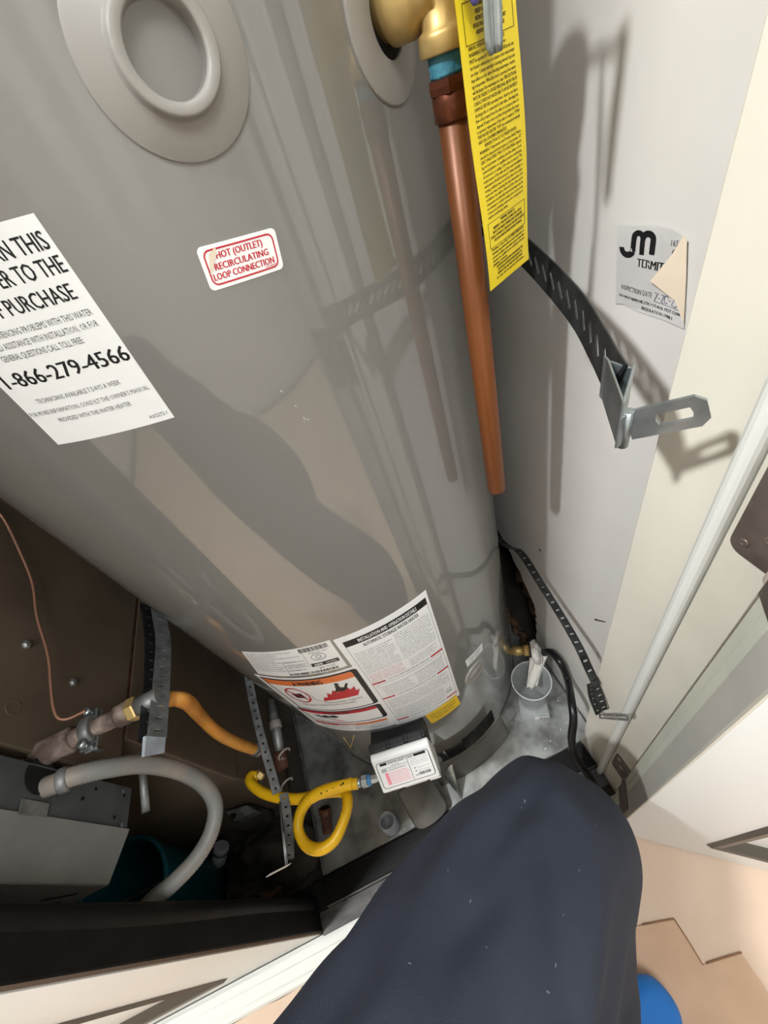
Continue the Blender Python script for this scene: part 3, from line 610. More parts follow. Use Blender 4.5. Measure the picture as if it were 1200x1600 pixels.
# ================================================================== STRAPS
def tongue(parent, o, ax, n, w, length, slot, m, thick=.0022):
    # flat tongue with a long slot, rounded-off end; o = start centre, ax = along, n = band width direction
    ax, n = V(ax).normalized(), V(n).normalized(); nn = ax.cross(n)
    out = [(0, -w/2), (length-w*.22, -w/2), (length, -w*.28), (length, w*.28), (length-w*.22, w/2), (0, w/2)]
    s0, s1 = slot; hw = w*.2
    h = [(s0, -hw), (s1, -hw), (s1+.001, 0), (s1, hw), (s0, hw), (s0-.001, 0)]
    MB().plate(out, [h], thick, lambda u, v, q: V(o)+ax*u+n*v+nn*(q-thick/2)).build('slotted_tongue', m, parent, weld=False)
# upper right strap, zinc bracket at its end
us = thing('tank_strap', (.24, .38, 1.08), 'upper perforated dark strap with bright zinc bracket, free end by the right wall', 'strap')
A_ = atZ(950, 562, 1.083); B_ = atZ(990, 572, 1.083); C_ = atZ(974, 628, 1.083)
pts = [cylp(78, 1.107, R+.0015), (.2555, .455, 1.103), (.243, .375, 1.094), (.222, .283, 1.083), (.201, .226, 1.076), (A_.x+.006, A_.y+.004, 1.072), tuple(A_.lerp(B_, .35) + V((-.004, -.012, -.013)))]
sb = MB(); back = [cylp(t, 1.107, R+.0015) for t in range(200, 77, -8)]
sb.strap(back + pts[1:], (0, 0, 1), .027, .0012, .0165, (.0158, .0034, -36), roll=lambda t: -14*max(0, t-.72)/.28)
sb.build('band', M['blacksteel'], us)
zt, zb_ = 1.0835, 1.052
br = MB()
loop = [A_ + V((.004, .006, 0)), B_, C_, A_]
def bandwall(mb, P, z0, z1, th=.0016):
    P = [V((q[0], q[1], 0)) for q in P]
    for i in range(len(P)-1):
        a, b = P[i], P[i+1]; d = (b-a).normalized(); n = V((-d.y, d.x, 0))*th/2
        mb.obox(a, d, n.normalized(), V((0, 0, 1)), (-.0006, -th/2, z0), ((b-a).length+.0006, th/2, z1))
bandwall(br, [A_ + V((.001, .004, 0)), A_, C_], zb_, zt)
bandwall(br, [B_, C_], zb_+.004, zt); bandwall(br, [A_ + V((.001, .003, 0)), B_], zb_+.004, zt-.002)
br.build('bracket_loop', M['steel'], us, .0005)
T0 = atZ(985, 663, 1.060); T1 = atZ(1106, 637, 1.074)
td = T1 - T0
MB().tube([T0 + V((-.0035, 0, -.0155)), T0 + V((-.0035, 0, .012))], .0034, 12).build('bracket_pin', M['steel'], us)
bandwall(bb := MB(), [C_, T0], zb_-.004, zt-.012); bb.build('bracket_neck', M['steel'], us, .0004)
tongue(us, T0 + V((-.002, .0, 0)), td, V((0, 0, 1)) - td.normalized()*td.normalized().z, .0215, td.length+.002, (.016, td.length-.006), M['steel'])
# lower right strap against the wall
ls = thing('tank_strap', (.27, .38, .43), 'lower perforated dark strap running along the right wall, hooked end against the jamb', 'strap')
def lsp(x, y, X): return atX(x, y, X)
back = [cylp(t, .455, R+.0015) for t in range(200, 95, -8)]
pts = [(.262, .53, .458), lsp(812, 862, .264), lsp(845, 912, .262), lsp(880, 968, .257), lsp(905, 1012, .247), lsp(920, 1045, .241), lsp(934, 1074, .238)]
sb = MB(); sb.strap(back[:-3] + [cylp(110, .457, R+.002)] + pts, (-.9, .1, .42), .0175, .0012, .017, (.009, .0032, 86)); sb.build('band', M['blacksteel'], ls)
zz = .30
q0 = lsp(926, 1060, .262); hk = MB()
K = [atX(922, 1070, .258), atX(936, 1064, .258), atX(948, 1116, .243), atX(938, 1118, .243)]
ths = .0016
sb = MB(); sb.strap([lsp(923, 1068, .240), lsp(926, 1090, .238), lsp(936, 1116, .235)], (-.8, .3, .5), .014, .0013, .012, (.003, .0026, 86)); sb.build('loop_side', M['blacksteel'], ls)
sb = MB(); sb.strap([lsp(928, 1062, .242), lsp(938, 1088, .240), lsp(945, 1114, .236)], (-.6, .5, .6), .013, .0013, .012, (.007, .0026, 86)); sb.build('loop_side', M['blacksteel'], ls)
a, b = lsp(936, 1119, .235), lsp(982, 1122, .229)
tongue(ls, a, b-a, (0, .25, 1), .017, (b-a).length, (.012, (b-a).length-.008), M['galvdark'], .0018)
# left upper strap: two runs of band folded round a bolt
lu = thing('tank_strap', (-.40, .36, .72), 'wide perforated grey strap on the left, end folded round a bolt by the gas pipe', 'strap')
back = [cylp(t, .735, R+.0015) for t in range(200, 286, 8)]
def lx(x, y, X=-.335): return atX(x, y, X)
sb = MB(); sb.strap(back + [lx(247, 945, -.378), lx(255, 1000, -.362), lx(252, 1070, -.346), lx(247, 1130, -.338), lx(244, 1168)], (-.5, 0, .85), .0225, .0014, .018, (.008, .003, 84)); sb.build('band', M['greysteel'], lu)
sb = MB(); sb.strap([lx(228, 945, -.40), lx(236, 1000, -.385), lx(236, 1070, -.366), lx(231, 1130, -.352), lx(228, 1172, -.346)], (-.35, 0, 1), .022, .0014, .02, (.006, .003, 84)); sb.build('band', M['blacksteel'], lu)
a, b, c, d = lx(228, 1150, -.3285), lx(259, 1152, -.3285), lx(257, 1176, -.3285), lx(226, 1182, -.3285)
e_ = V((-.003, 0, .001)); MB().add([a, b, c, d, a+e_, b+e_, c+e_, d+e_], [(0, 1, 2, 3), (4, 5, 6, 7), (0, 1, 5, 4), (1, 2, 6, 5), (2, 3, 7, 6), (3, 0, 4, 7)]).build('folded_end', M['pvc'], lu)
q = lx(223, 1205, -.47); q2 = lx(228, 1268, -.47)
MB().tube([q + (q-q2)*.5, q2], .0055, 12).tube([q2, q2 + (q2-q)*.01], .006, 12).build('bolt', M['galvdark'], lu)
# left lower strap
ll = thing('tank_strap', (-.375, .34, .41), 'narrow perforated grey strap hanging beside the yellow gas hose, bright bent foot', 'strap')
back = [cylp(t, .46, R+.0015) for t in range(200, 280, 8)]
pts = [atX(393, 1085, -.385), atX(404, 1135, -.384), atX(416, 1180, -.382), atX(428, 1222, -.38), atX(436, 1255, -.379)]
sb = MB(); sb.strap(back + pts, (-.75, 0, .65), .017, .0013, .017, (.0045, .0045, 0)); sb.build('band', M['greysteel'], ll)
sb = MB(); sb.strap([atX(443, 1240, -.374), atX(450, 1285, -.372), atX(452, 1330, -.372), atX(451, 1352, -.372)], (-.9, 0, .4), .017, .0013, .016, (.0045, .0045, 0)); sb.build('band', M['greysteel'], ll)
sb = MB(); sb.tube([atX(437, 1253, -.379), atX(441, 1300, -.379), atX(447, 1352, -.376)], .0016, 6); sb.tube([atX(441, 1300, -.376), atX(443, 1301, -.374), atX(449, 1350, -.374)], .0012, 6); sb.build('folded_loop', M['steel'], ll)
a, b = atX(452, 1351, -.372), atX(419, 1368, -.385)
MB().obox(a, (b-a).normalized(), V((.6, .3, -.6)).normalized(), (b-a).normalized().cross(V((.6, .3, -.6)).normalized()), (0, -.004, -.001), ((b-a).length, .004, .001)).build('bent_foot', M['scratch'], ll)

# ================================================================== GAS CONTROL VALVE (white box, label on the sloping face)
gv = thing('gas_control_valve', (-.13, .24, .34), 'white gas control box with black collar on the front of the tank bottom', 'valve')
TLg, TRg, BRg, BLg = atZ(581, 1191, .42), atZ(669, 1164, .42), atZ(684, 1213, .368), atZ(602, 1240, .368)
ux = ((TRg-TLg).normalized() + (BRg-BLg).normalized()).normalized(); ux.z = 0; ux.normalize()
oc = (TLg+TRg)/2; hw = (TRg-TLg).length/2 + .0015
dn = V((-ux.y, ux.x, 0)); 
if dn.y < 0: dn = -dn          # towards the tank
mid = (BLg+BRg)/2; dv = (mid-oc).dot(dn)
prof = [(0.004, .422), (0, .42), (dv, .368), (dv+.003, .356), (dv+.016, .340), (.006, .340), (.014, .348), (.014, .418), (.010, .422)]
gb = MB().prism([(p_[0], p_[1]) for p_ in prof], V((oc.x, oc.y, 0)), dn, V((0, 0, 1)), ux, -hw, hw)
gbo = gb.build('housing', M['whiteplastic'], gv, .004, 3)
gk = MB().prism([(.015, .350), (.015, .4225), (.029, .4230), (.034, .405), (.064, .385), (.064, .352)], V((oc.x, oc.y, 0)), dn, V((0, 0, 1)), ux, -hw*1.0, hw*.95)
for k in range(3): gk.prism([(.013, .39), (.013, .4255), (.027, .4260), (.027, .39)], V((oc.x, oc.y, 0)), dn, V((0, 0, 1)), ux, -hw*.88+k*hw*.62, -hw*.38+k*hw*.62)
gk.build('collar', M['blackplastic'], gv, .002)
gw = MB()
gw.prism([(.006, .332), (.006, .339), (.03, .339), (.03, .332)], V((oc.x, oc.y, 0)) + dn*(dv), dn, V((0, 0, 1)), ux, -hw*.35, hw*.45)
gw.prism([(.004, .334), (.004, .341), (.02, .341), (.02, .334)], V((oc.x, oc.y, 0)) + dn*(dv), dn, V((0, 0, 1)), ux, hw*.55, hw*.95)
gw.build('foot_tab', M['whiteplastic'], gv, .0015)
gk = MB(); gk.prism([(.0108, .3400), (.0055, .3470), (.010, .352), (.016, .345)], V((oc.x, oc.y, 0)) + dn*(dv), dn, V((0, 0, 1)), ux, -hw*.78, -hw*.42)
gk.build('button', M['blackplastic'], gv); gk = MB(); gk.prism([(.0108, .3400), (.0065, .3460), (.010, .350), (.016, .345)], V((oc.x, oc.y, 0)) + dn*(dv), dn, V((0, 0, 1)), ux, hw*.5, hw*.62)
o = gk.build('button', M['blackplastic'], gv)
sd = V((oc.x, oc.y, .42)); sl = (V((0, 0, 1))*(.368-.42) + dn*dv); 
def gs(u, v, w):
    n = ux.cross(sl).normalized(); n = n if n.z > 0 else -n
    return sd + ux*((u-.5)*hw*2*.89) + sl*(.09+.79*v) + n*(.0003+w)
gl = sticker('label', gs, M['white'], gv, .0003, 8, .05, .62)
p = Print(gs, .00015, .0003)
r_ = .06; asp = .62
p.stroke(arc(1-r_, r_/asp, r_, r_/asp, -90, 0, 5)+arc(1-r_, 1-r_/asp, r_, r_/asp, 0, 90, 5)+arc(r_, 1-r_/asp, r_, r_/asp, 90, 180, 5)+arc(r_, r_/asp, r_, r_/asp, 180, 270, 5), .012, asp, 'black', closed=True)
p.rect(.07, .03, .95, .13, 'black'); p.rect(.20, .035, .72, .135, 'white', 2); p.text('STATUS LIGHT CODE', .22, .70, .125, .085, 'black', 3, .004)
p.rect(.58, .14, .59, .96, 'grey'); p.text('Normal', .28, .42, .22, .05, 'grey'); p.rect(.08, .24, .58, .25, 'grey')
filler(p, .20, .55, .30, .42, .06, .035, 'grey', 22); p.rect(.08, .36, .55, .37, 'grey'); p.rect(.06, .26, .16, .38, 'pvc')
p.rect(.10, .42, .17, .90, 'pink', 1); filler(p, .19, .55, .46, .92, .062, .042, 'pink', 20); filler(p, .19, .55, .47, .92, .062, .034, 'pink', 20); 
filler(p, .63, .95, .20, .46, .075, .03, 'grey', 18)
for v in (.56, .68): p.poly(arc(.67, v, .014, .022, 0, 360, 10)[:-1], 'black'); filler(p, .71, .94, v+.02, v+.03, .1, .03, 'grey', 14)
u = .70
while u < .93: p.rect(u, .76, u+.010, .87, 'black', n=1); u += random.choice((.014, .018, .022))
p.text('AB', .63, .69, .87, .07, 'grey')
p.build(gl)
# fitting on its left end
fo = atZ(588, 1216, .385) ; fe = atZ(552, 1226, .385); fd = (fe-fo).normalized()
MB().lathe([(.006, -.006), (.0075, .002), (.0075, .010), (.006, .011)], fo, fd, 6, False).build('inlet_nut', M['steel'], gv)
MB().lathe([(.0085, .010), (.0098, .012), (.0098, .0155), (.0085, .0165)], fo, fd, 24).build('blue_ring', M['blueplastic'], gv)
MB().lathe([(.0085, .016), (.0105, .0175), (.0105, .027), (.0095, .029)], fo, fd, 6, False, .3).lathe([(.0075, .028), (.0075, .042)], fo, fd, 18).build('flare_nut', M['steel'], gv)

# ================================================================== GAS HOSES AND IRON PIPE
def corrugated(mb, P, r, pitch=.0028, amp=.0009, n=16):
    Q = resample(catmull(P, 24), pitch/2); mb.tube(Q, [r + (amp if i % 2 else -amp) for i in range(len(Q))], n); return mb
yh = thing('yellow_gas_hose', (-.30, .24, .38), 'bright yellow corrugated gas hose looping down beside the white control box', 'hose')
h0 = fo + fd*.036
P = [h0, atZ(520, 1231, .388), atZ(490, 1243, .387), atZ(471, 1266, .378), atZ(466, 1295, .370), atZ(478, 1320, .368), atZ(500, 1327, .370), atZ(523, 1312, .372), atZ(536, 1285, .374), atZ(543, 1258, .372), atZ(538, 1238, .362), atZ(510, 1238, .352), atZ(470, 1248, .352), atZ(436, 1246, .35), atZ(408, 1237, .35), atZ(391, 1222, .35), atZ(393, 1212, .345), atZ(404, 1214, .335)]
corrugated(MB(), P, .0093).build('hose', M['yellowhose'], yh)
Pb = [atZ(x, y, z) for x, y, z in ((551, 1224, .388), (520, 1232, .389), (498, 1240, .3885), (486, 1247, .386))]
MB().tube(catmull(Pb, 8), .0102, 18).build('print_band', M['yellowhose'], yh)
for k, (x, y) in enumerate(((536, 1224), (533, 1226), (520, 1230), (511, 1235), (502, 1239))):
    q = atZ(x, y, .3985); MB().obox(q, (h0-atZ(490, 1243, .387)).normalized(), V((-.3, -.9, .2)).normalized(), (0, 0, 1), (-.0016, -.0018, -.0003), (.0016, .0018, .0003)).build('printed_mark', M['black'], yh)
MB().lathe([(.009, 0), (.0105, .002), (.0105, .012), (.008, .014)], atZ(402, 1216, .337), (.8, .6, -.1), 6, False).build('flare_nut', M['brass'], yh)
yo = thing('orange_gas_hose', (-.42, .42, .5), 'faded orange corrugated gas hose from the iron pipe down to the red-handled shutoff', 'hose')
P = [atZ(236, 1103, .765), atZ(268, 1092, .75), atZ(292, 1097, .72), atX(312, 1118, -.40), atX(340, 1145, -.405), atX(372, 1162, -.41), atX(398, 1171, -.415)]
corrugated(MB(), P, .0098, .0026).build('hose', M['orangehose'], yo)
MB().lathe([(.0115, 0), (.0125, .003), (.0125, .010), (.0105, .011), (.0105, .015), (.0125, .016), (.0125, .022), (.009, .024)], atX(395, 1170, -.415), atX(412, 1177, -.415)-atX(395, 1170, -.415), 20).build('end_collar', M['galvdark'], yo)
gp = thing('gas_pipe', (-.47, .335, .79), 'dusty rust-stained iron gas pipe with couplings, leaving the grey furnace box', 'pipe')
g0, g1 = V((-.565, .328, .79)), V((-.345, .334, .782)); gdir = (g1-g0).normalized()
MB().tube([g0, g1], .0112, 20).build('pipe', M['iron'], gp)
for t0, L, r, m in ((.030, .020, .0150, 'iron'), (.055, .050, .0165, 'iron'), (.163, .018, .0145, 'iron')):
    MB().lathe([(r-.003, 0), (r, .002), (r, L-.002), (r-.003, L)], g0+gdir*t0, gdir, 24).build('coupling', M[m], gp)
MB().lathe([(.0145, 0), (.0155, .002), (.0155, .010), (.0145, .012)], g0+gdir*.180, gdir, 6, False).build('hex_nut', M['brass'], gp)
MB().lathe([(.0125, 0), (.0125, .03)], g0+gdir*.192, gdir, 20).build('pipe_end', M['galvdark'], gp)
cl = thing('ground_clamp', tuple(g0+gdir*.128), 'grey two-screw grounding clamp biting the iron gas pipe', 'clamp')
cc = g0+gdir*.128; sx = V((0, -1, 0)); 
MB().lathe([(.0165, -.007), (.0185, -.005), (.0185, .005), (.0165, .007)], cc, gdir, 24).build('jaw', M['galvdark'], cl)
for s_, dz in ((1, .004), (-1, .004)):
    MB().obox(cc, gdir, sx, (0, 0, 1), (-.008, .016*s_-.010, .001), (.008, .016*s_+.010, .0045)).build('ear', M['steel'], cl, .001)
    MB().obox(cc, gdir, sx, (0, 0, 1), (-.008, .016*s_-.010, -.0065), (.008, .016*s_+.010, -.003)).build('ear', M['steel'], cl, .001)
    MB().tube([cc + sx*(.021*s_) + V((0, 0, -.022)), cc + sx*(.021*s_) + V((0, 0, .010))], .003, 10).lathe([(.0055, .008), (.0055, .013), (.004, .015)], cc + sx*(.021*s_), n=12).build('screw', M['steel'], cl)
gw = MB().tube(catmull([atX(-20, 785, -.49), atX(5, 810, -.488), atX(30, 860, -.484), atX(50, 910, -.48), atX(58, 965, -.478), atX(75, 1025, -.470), (-.462, .352, .807+.01), tuple(cc + V((0, .021, .014)))], 14), .0019, 8).build('ground_wire', M['copperwire'])
tag(gw, 'thin bare copper grounding wire hanging down to the clamp on the gas pipe', 'wire')
sv = thing('gas_shutoff', (-.42, .40, .33), 'old red-stained gas shutoff and grey pipe end beside the orange hose', 'valve')
a, b = atZ(424, 1095, .34), atZ(440, 1190, .33)
MB().tube([a, b], .0105, 16).build('pipe', M['galvdark'], sv)
MB().lathe([(.012, 0), (.0135, .002), (.0135, .016), (.012, .018)], a.lerp(b, .35), b-a, 18).build('coupling', M['conduit'], sv)
MB().lathe([(.0125, 0), (.0145, .003), (.0145, .03), (.011, .034)], atZ(436, 1175, .33), atZ(446, 1225, .32)-atZ(436, 1175, .33), 18).build('valve_body', M['rust'], sv)
MB().tube([atX(407, 1163, -.405), atX(410, 1176, -.405)], .006, 10).build('red_handle', M['redplastic'], sv)
for x, y in ((444, 1178), (448, 1225)):
    q = atZ(x, y, .35); MB().tube([q + V((.012*math.cos(t), .006*math.cos(t), .012*math.sin(t))) for t in [k*PI*1.2/10-.6 for k in range(11)]], .0022, 8).build('hook', M['conduit'], sv)
nip = thing('pipe_nipple', tuple(atZ(508, 1285, .03)), 'rusty iron pipe nipple standing in the pan inside the yellow hose loop', 'pipe fitting')
q, q2 = atZ(507, 1262, .05), atZ(512, 1300, .02)
MB().tube([q, q2], .0125, 16).build('body', M['rust'], nip); MB().lathe([(.014, 0), (.0165, .002), (.0165, .012), (.014, .014)], q, q2-q, 8, False).build('hex_collar', M['rust'], nip)
cpv = thing('pipe_cap', tuple(atZ(612, 1280, 0)), 'pale blue-grey ribbed plastic pipe cap standing in the pan by the yellow hose', 'pipe fitting')  # loose PVC fitting, a ribbed pipe cap
q = atZ(612, 1290, .004); pf = [(.020, 0)]
for k in range(7): pf += [(.0215, .003+.006*k), (.0215, .006+.006*k), (.020, .0065+.006*k), (.020, .0085+.006*k)]
MB().lathe(pf + [(.019, .05), (.0165, .05), (.016, .03), (.0005, .03)], q, (.05, .10, 1), 28).build('body', M['pvc'], cpv)

# ================================================================== DRAIN VALVE, FILM, CUP, BLACK HOSE
dvn = thing('drain_valve', (.22, .42, .15), 'brass hose-bib drain valve low on the right side of the tank', 'valve')
d0 = V((.197, .425, .15)); d1_ = atX(832, 1016, .246); dd_ = (d1_-d0).normalized()
L = (d1_-d0).length
MB().lathe([(.0095, -.012), (.0095, .006), (.0125, .007), (.0125, L*.45), (.0105, L*.5), (.0105, L*.6)], d0, dd_, 24).build('body', M['brass'], dvn)
mbk = MB()
for k in range(14):
    a = 2*PI*k/14; u_ = dd_.orthogonal().normalized(); w_ = dd_.cross(u_); mbk.tube([d0+dd_*(L*.58)+(u_*math.cos(a)+w_*math.sin(a))*.0115, d0+dd_*(L*.86)+(u_*math.cos(a)+w_*math.sin(a))*.0115], .0026, 6)
mbk.lathe([(.0115, L*.58), (.0122, L*.60), (.0122, L*.86), (.009, L*.87)], d0, dd_, 20); mbk.build('hose_swivel', M['brass'], dvn)
fm = MB(); ctr = atX(845, 1022, .262)
def film(u, v):
    a = 2*PI*u; r = .0300 + .006*noise.noise(V((4*math.cos(a), 4*math.sin(a), v*5))) + .002*math.sin(5*a+v*4)
    c = d1_.lerp(ctr + V((.003, -.004, -.002)), v) + V((0, 0, .002)); u_ = V((0, 0, 1)); w_ = dd_.cross(u_)
    e = max(.15, math.sin(PI*min(max(v, .12), .88)))**.35
    return c - dd_*.004 + (u_*math.cos(a)*.95 + w_*math.sin(a))*r*e
fm.grid(film, 40, 20)
def strip(u, v):
    q = (d1_.lerp(ctr, .35) + V((.002, -.012, -.002))).lerp(V((.205, .345, .075)), v); w = .025 - .010*v
    return q + V((.88, -.3, .1))*((u-.5)*2*w) + V((-.2, -.6, .3))*(.006*math.sin(u*9+v*3)*(1-.3*v) + .003*noise.noise(V((u*5, v*7, 2))))
fm.grid(strip, 24, 24)
fo_ = fm.build('plastic_film', M['tape'], None, weld=False); tag(fo_, 'crumpled white plastic film wrapped on the drain valve, tail hanging into the cup', 'plastic wrap')
md = fo_.modifiers.new('thickness', 'SOLIDIFY'); md.thickness = .0006
bh = MB().tube(catmull([atX(850, 1020, .264), atX(862, 1020, .274), atX(876, 1036, .2755), atX(887, 1062, .2745), atZ(893, 1095, .195), atZ(896, 1125, .185), atZ(893, 1155, .15), atZ(897, 1178, .10), atZ(911, 1199, .05), atZ(925, 1222, .022), atZ(945, 1260, .021), atZ(950, 1330, .021)], 12), .0088, 16)
bho = bh.build('drain_hose', M['hose']); tag(bho, 'black rubber drain hose curving from the wrapped valve along the right wall', 'hose')
cup = thing('plastic_cup', (.205, .345, .004), 'clear plastic cup with a highlight painted round its rim standing in the pan under the drain valve', 'cup')
cx, cy = .205, .345
MB().lathe([(.036, .006), (.0375, .02), (.0465, .125), (.0485, .127), (.0490, .129), (.0480, .131), (.0462, .1305), (.0452, .125), (.0364, .021), (.035, .0078), (.0005, .0075)], (cx, cy, 0), n=56).lathe([(.0005, .006), (.036, .006)], (cx, cy, 0), n=56, cap=False).build('cup_wall', M['cup'], cup)
tr_ = MB(); tr_.tube([V((cx+.0478*math.cos(2*PI*k/48), cy+.0478*math.sin(2*PI*k/48), .1295)) for k in range(49)], .0013, 8, cap=False).build('rim_glint', M['rimglint'], cup)  # whitish ring added along the lip to paint in its highlight
fx = atZ(835, 1112, .02)
pb = V((fx.x, fx.y, 0)); ex = V((.93, -.36, 0)); ey = V((.36, .93, 0))
MB().obox(pb, ex, ey, (0, 0, 1), (-.036, -.016, .0045), (.036, .030, .034)).build('square_foot', M['cup'], cup, .004)
lo = MB().obox(pb, ex, ey, (0, 0, 1), (-.002, -.0172, .010), (.034, -.0166, .032)).build('paper_label', M['white'], cup)
pr = Print(lambda u, v, w: pb + ex*(-.002+.036*u) + ey*(-.0172-w) + V((0, 0, .032-.022*v)), .0003)
u = .3
while u < .92: pr.rect(u, .3, u+.03, .8, 'black', n=1); u += random.choice((.05, .07))
pr.build(lo, {'black': 'barcode'})

# ================================================================== LOOSE BURNER SHIELDS
bd = thing('burner_door', (.02, .28, .004), 'curved grey sheet-metal burner door leaning before the dark opening, bright folded end', 'panel')
def bdf(u, v):
    t = -9 + 36*u; z = .006 + .125*v*(1-.10*math.sin(PI*u)); return cylp(t, z, R + .040 - .020*v)
m_ = MB().grid(bdf, 32, 8); q = m_.build('panel_sheet', M['shield'], bd); md = q.modifiers.new('thickness', 'SOLIDIFY'); md.thickness = .0012
A0, A1 = bdf(0, 0), bdf(0, 1); fl = atZ(719, 1252, .006); fl2 = atZ(715, 1232, .045)
F0, F1, F2, F3 = atZ(689, 1166, .132), atZ(706, 1190, .10), atZ(721, 1249, .008), atZ(694, 1212, .055)
m_ = MB().grid(lambda u, v: F0.lerp(F1, u).lerp(F3.lerp(F2, u), v) + V((0, 0, .006*math.sin(PI*u)*math.sin(PI*v))), 8, 8)
q = m_.build('folded_end', M['steel'], bd); md = q.modifiers.new('thickness', 'SOLIDIFY'); md.thickness = .0012
ob_ = thing('outer_burner_cover', (-.13, .21, .02), 'dark grey rounded metal cover lying over the pan edge below the white box', 'panel')
c_a, c_b = atZ(645, 1222, .07), atZ(681, 1287, .022)
dl = (c_b-c_a); sdv = V((dl.y, -dl.x, 0)).normalized()
if sdv.x < 0: sdv = -sdv
def ocf(u, v):
    # u across, v along; rounded free end
    w = .046 if v < .78 else .046*math.sqrt(max(1-((v-.78)/.22)**2, .0))
    x = (u-.5)*2*w; return c_a.lerp(c_b, v) + sdv*x + V((0, 0, .012 - .012*(x/.046)**2 + .002))
m_ = MB().grid(ocf, 20, 26); q = m_.build('panel_sheet', M['shield'], ob_); md = q.modifiers.new('thickness', 'SOLIDIFY'); md.thickness = .0012

# ================================================================== FURNACE AT THE LEFT
fu = thing('furnace', (-.80, .65, 0), 'brown enamelled furnace casing left of the tank with a grey burner box', 'furnace')
MB().box((-1.28, .325*1.168*.86, .652), (-.5, 1.05, 2.2)).build('upper_panel', M['brown'], fu, .003)
MB().box((-1.28, .385, .30), (-.5005, 1.05, .6465)).build('lower_panel', M['brown'], fu, .003)
MB().box((-1.28, .39, .02), (-.503, 1.05, .299)).build('base_panel', M['brown'], fu, .002)
MB().box((-1.28, .395, .6465), (-.5015, 1.05, .652)).build('seam', M['rust'], fu)
for x, y in ((40, 1008), (113, 1067)):
    q = atX(x, y, -.5); MB().lathe([(.006, 0), (.006, .002), (.0045, .005), (.001, .0055)], q, (1, 0, 0), 6, False).build('screw', M['galvdark'], fu)
q = atX(20, 1105, -.5); MB().lathe([(.0105, 0), (.0105, .0006), (.0098, .0008), (.0095, .0003)], q, (1, 0, 0), 24).build('embossed_ring', M['brown'], fu)
# grey burner box: plan outline
zb0 = .632
plan = [(-1.25, .2065), (-.521, .2065), (-.497, .2590), (-.4945, .3115), (-1.25, .3115)]
vs = [V((x, y, z)) for z in (zb0, 1.6) for x, y in plan]; 
MB().add(vs, [(0, 1, 2, 3, 4), (9, 8, 7, 6, 5), (2, 3, 8, 7), (3, 4, 9, 8), (4, 0, 5, 9)]).build('burner_box', M['boxdark'], fu, weld=False)
# lighter bent cover over the front corner
cv = MB(); 
pl2 = [(-1.24, .2052), (-.520, .2052), (-.4955, .2588)]
for i in range(2):
    a, b = V((*pl2[i], 0)), V((*pl2[i+1], 0)); d = (b-a).normalized(); n = V((d.y, -d.x, 0)); cv.obox(a, d, n, (0, 0, 1), (0, 0, zb0-.002), ((b-a).length, .0016, 1.6))
cv.build('cover_panel', M['boxgrey'], fu, weld=False)
sl = MB()
for k in range(26):
    x = -.54 - .024*k; sl.prism([(x, .655+.0), (x-.004, .655), (x-.022, .69), (x-.018, .69)], V((0, .2035, 0)), (1, 0, 0), (0, 0, 1), (0, 1, 0), -.0006, .0012)
o = sl.build('louvre_slots', M['void'], fu); o['kind'] = 'stuff'
MB().lathe([(.021, 0), (.021, .0012)], (-.4958, .300, .79), (1, 0, 0), 32).build('pipe_hole', M['void'], fu)
q = V((-.4952, .268, .79)); MB().obox(q, (0, 1, 0), (0, 0, 1), (1, 0, 0), (-.012, -.02, 0), (.004, .018, .0015)).build('latch_tab', M['galvdark'], fu, .0005)
for (y, z) in ((.30, .70), (.285, .72), (.262, .775), (.27, .66), (.30, .645)):
    MB().lathe([(.0025, 0), (.0025, .0007)], (-.4955, y, z), (1, 0, 0), 10).build('rivet_hole', M['void'], fu)
for (y, z) in ((.305, .648), (.262, .645)): MB().lathe([(.003, 0), (.0025, .0015)], (-.4945, y, z), (1, 0, 0), 10).build('rivet', M['dust'], fu)
cn = thing('flexible_conduit', (-.45, .27, .6), 'grey flexible conduit arching out of the furnace box and down to the floor', 'conduit')
P = [(-.497, .290, .778), atX(92, 1222, -.48), atX(120, 1211, -.462), atX(170, 1200, -.44), atX(225, 1194, -.425), atX(280, 1204, -.415), atX(318, 1226, -.412), atX(336, 1258, -.415), atX(330, 1300, -.43), atX(306, 1342, -.455), atX(270, 1380, -.49), atX(240, 1405, -.52), atX(215, 1432, -.56)]
Q = catmull(P, 14); corrugated(MB(), P, .0118, .004, .0005, 18).build('conduit', M['conduit'], cn)
MB().lathe([(.0135, 0), (.015, .002), (.015, .010), (.0125, .012)], P[1], V(P[2])-V(P[1]), 20).build('end_bushing', M['galvdark'], cn)
bk = thing('bucket', (-.80, .335, 0), 'teal plastic bucket on the dark floor below the furnace box', 'bucket')
MB().lathe([(.085, .0), (.10, .26), (.105, .262), (.105, .275), (.099, .276), (.096, .26), (.082, .006), (.0005, .005)], (-.79, .287, 0), n=48).build('bucket_body', M['teal'], bk)
mbh = MB().tube([V((-.79+.103*math.cos(t), .287+.02*math.sin(t), .25-.07*abs(math.sin(t)))) for t in [PI*k/20 for k in range(21)]], .0022, 8); mbh.build('handle', M['galvdark'], bk)
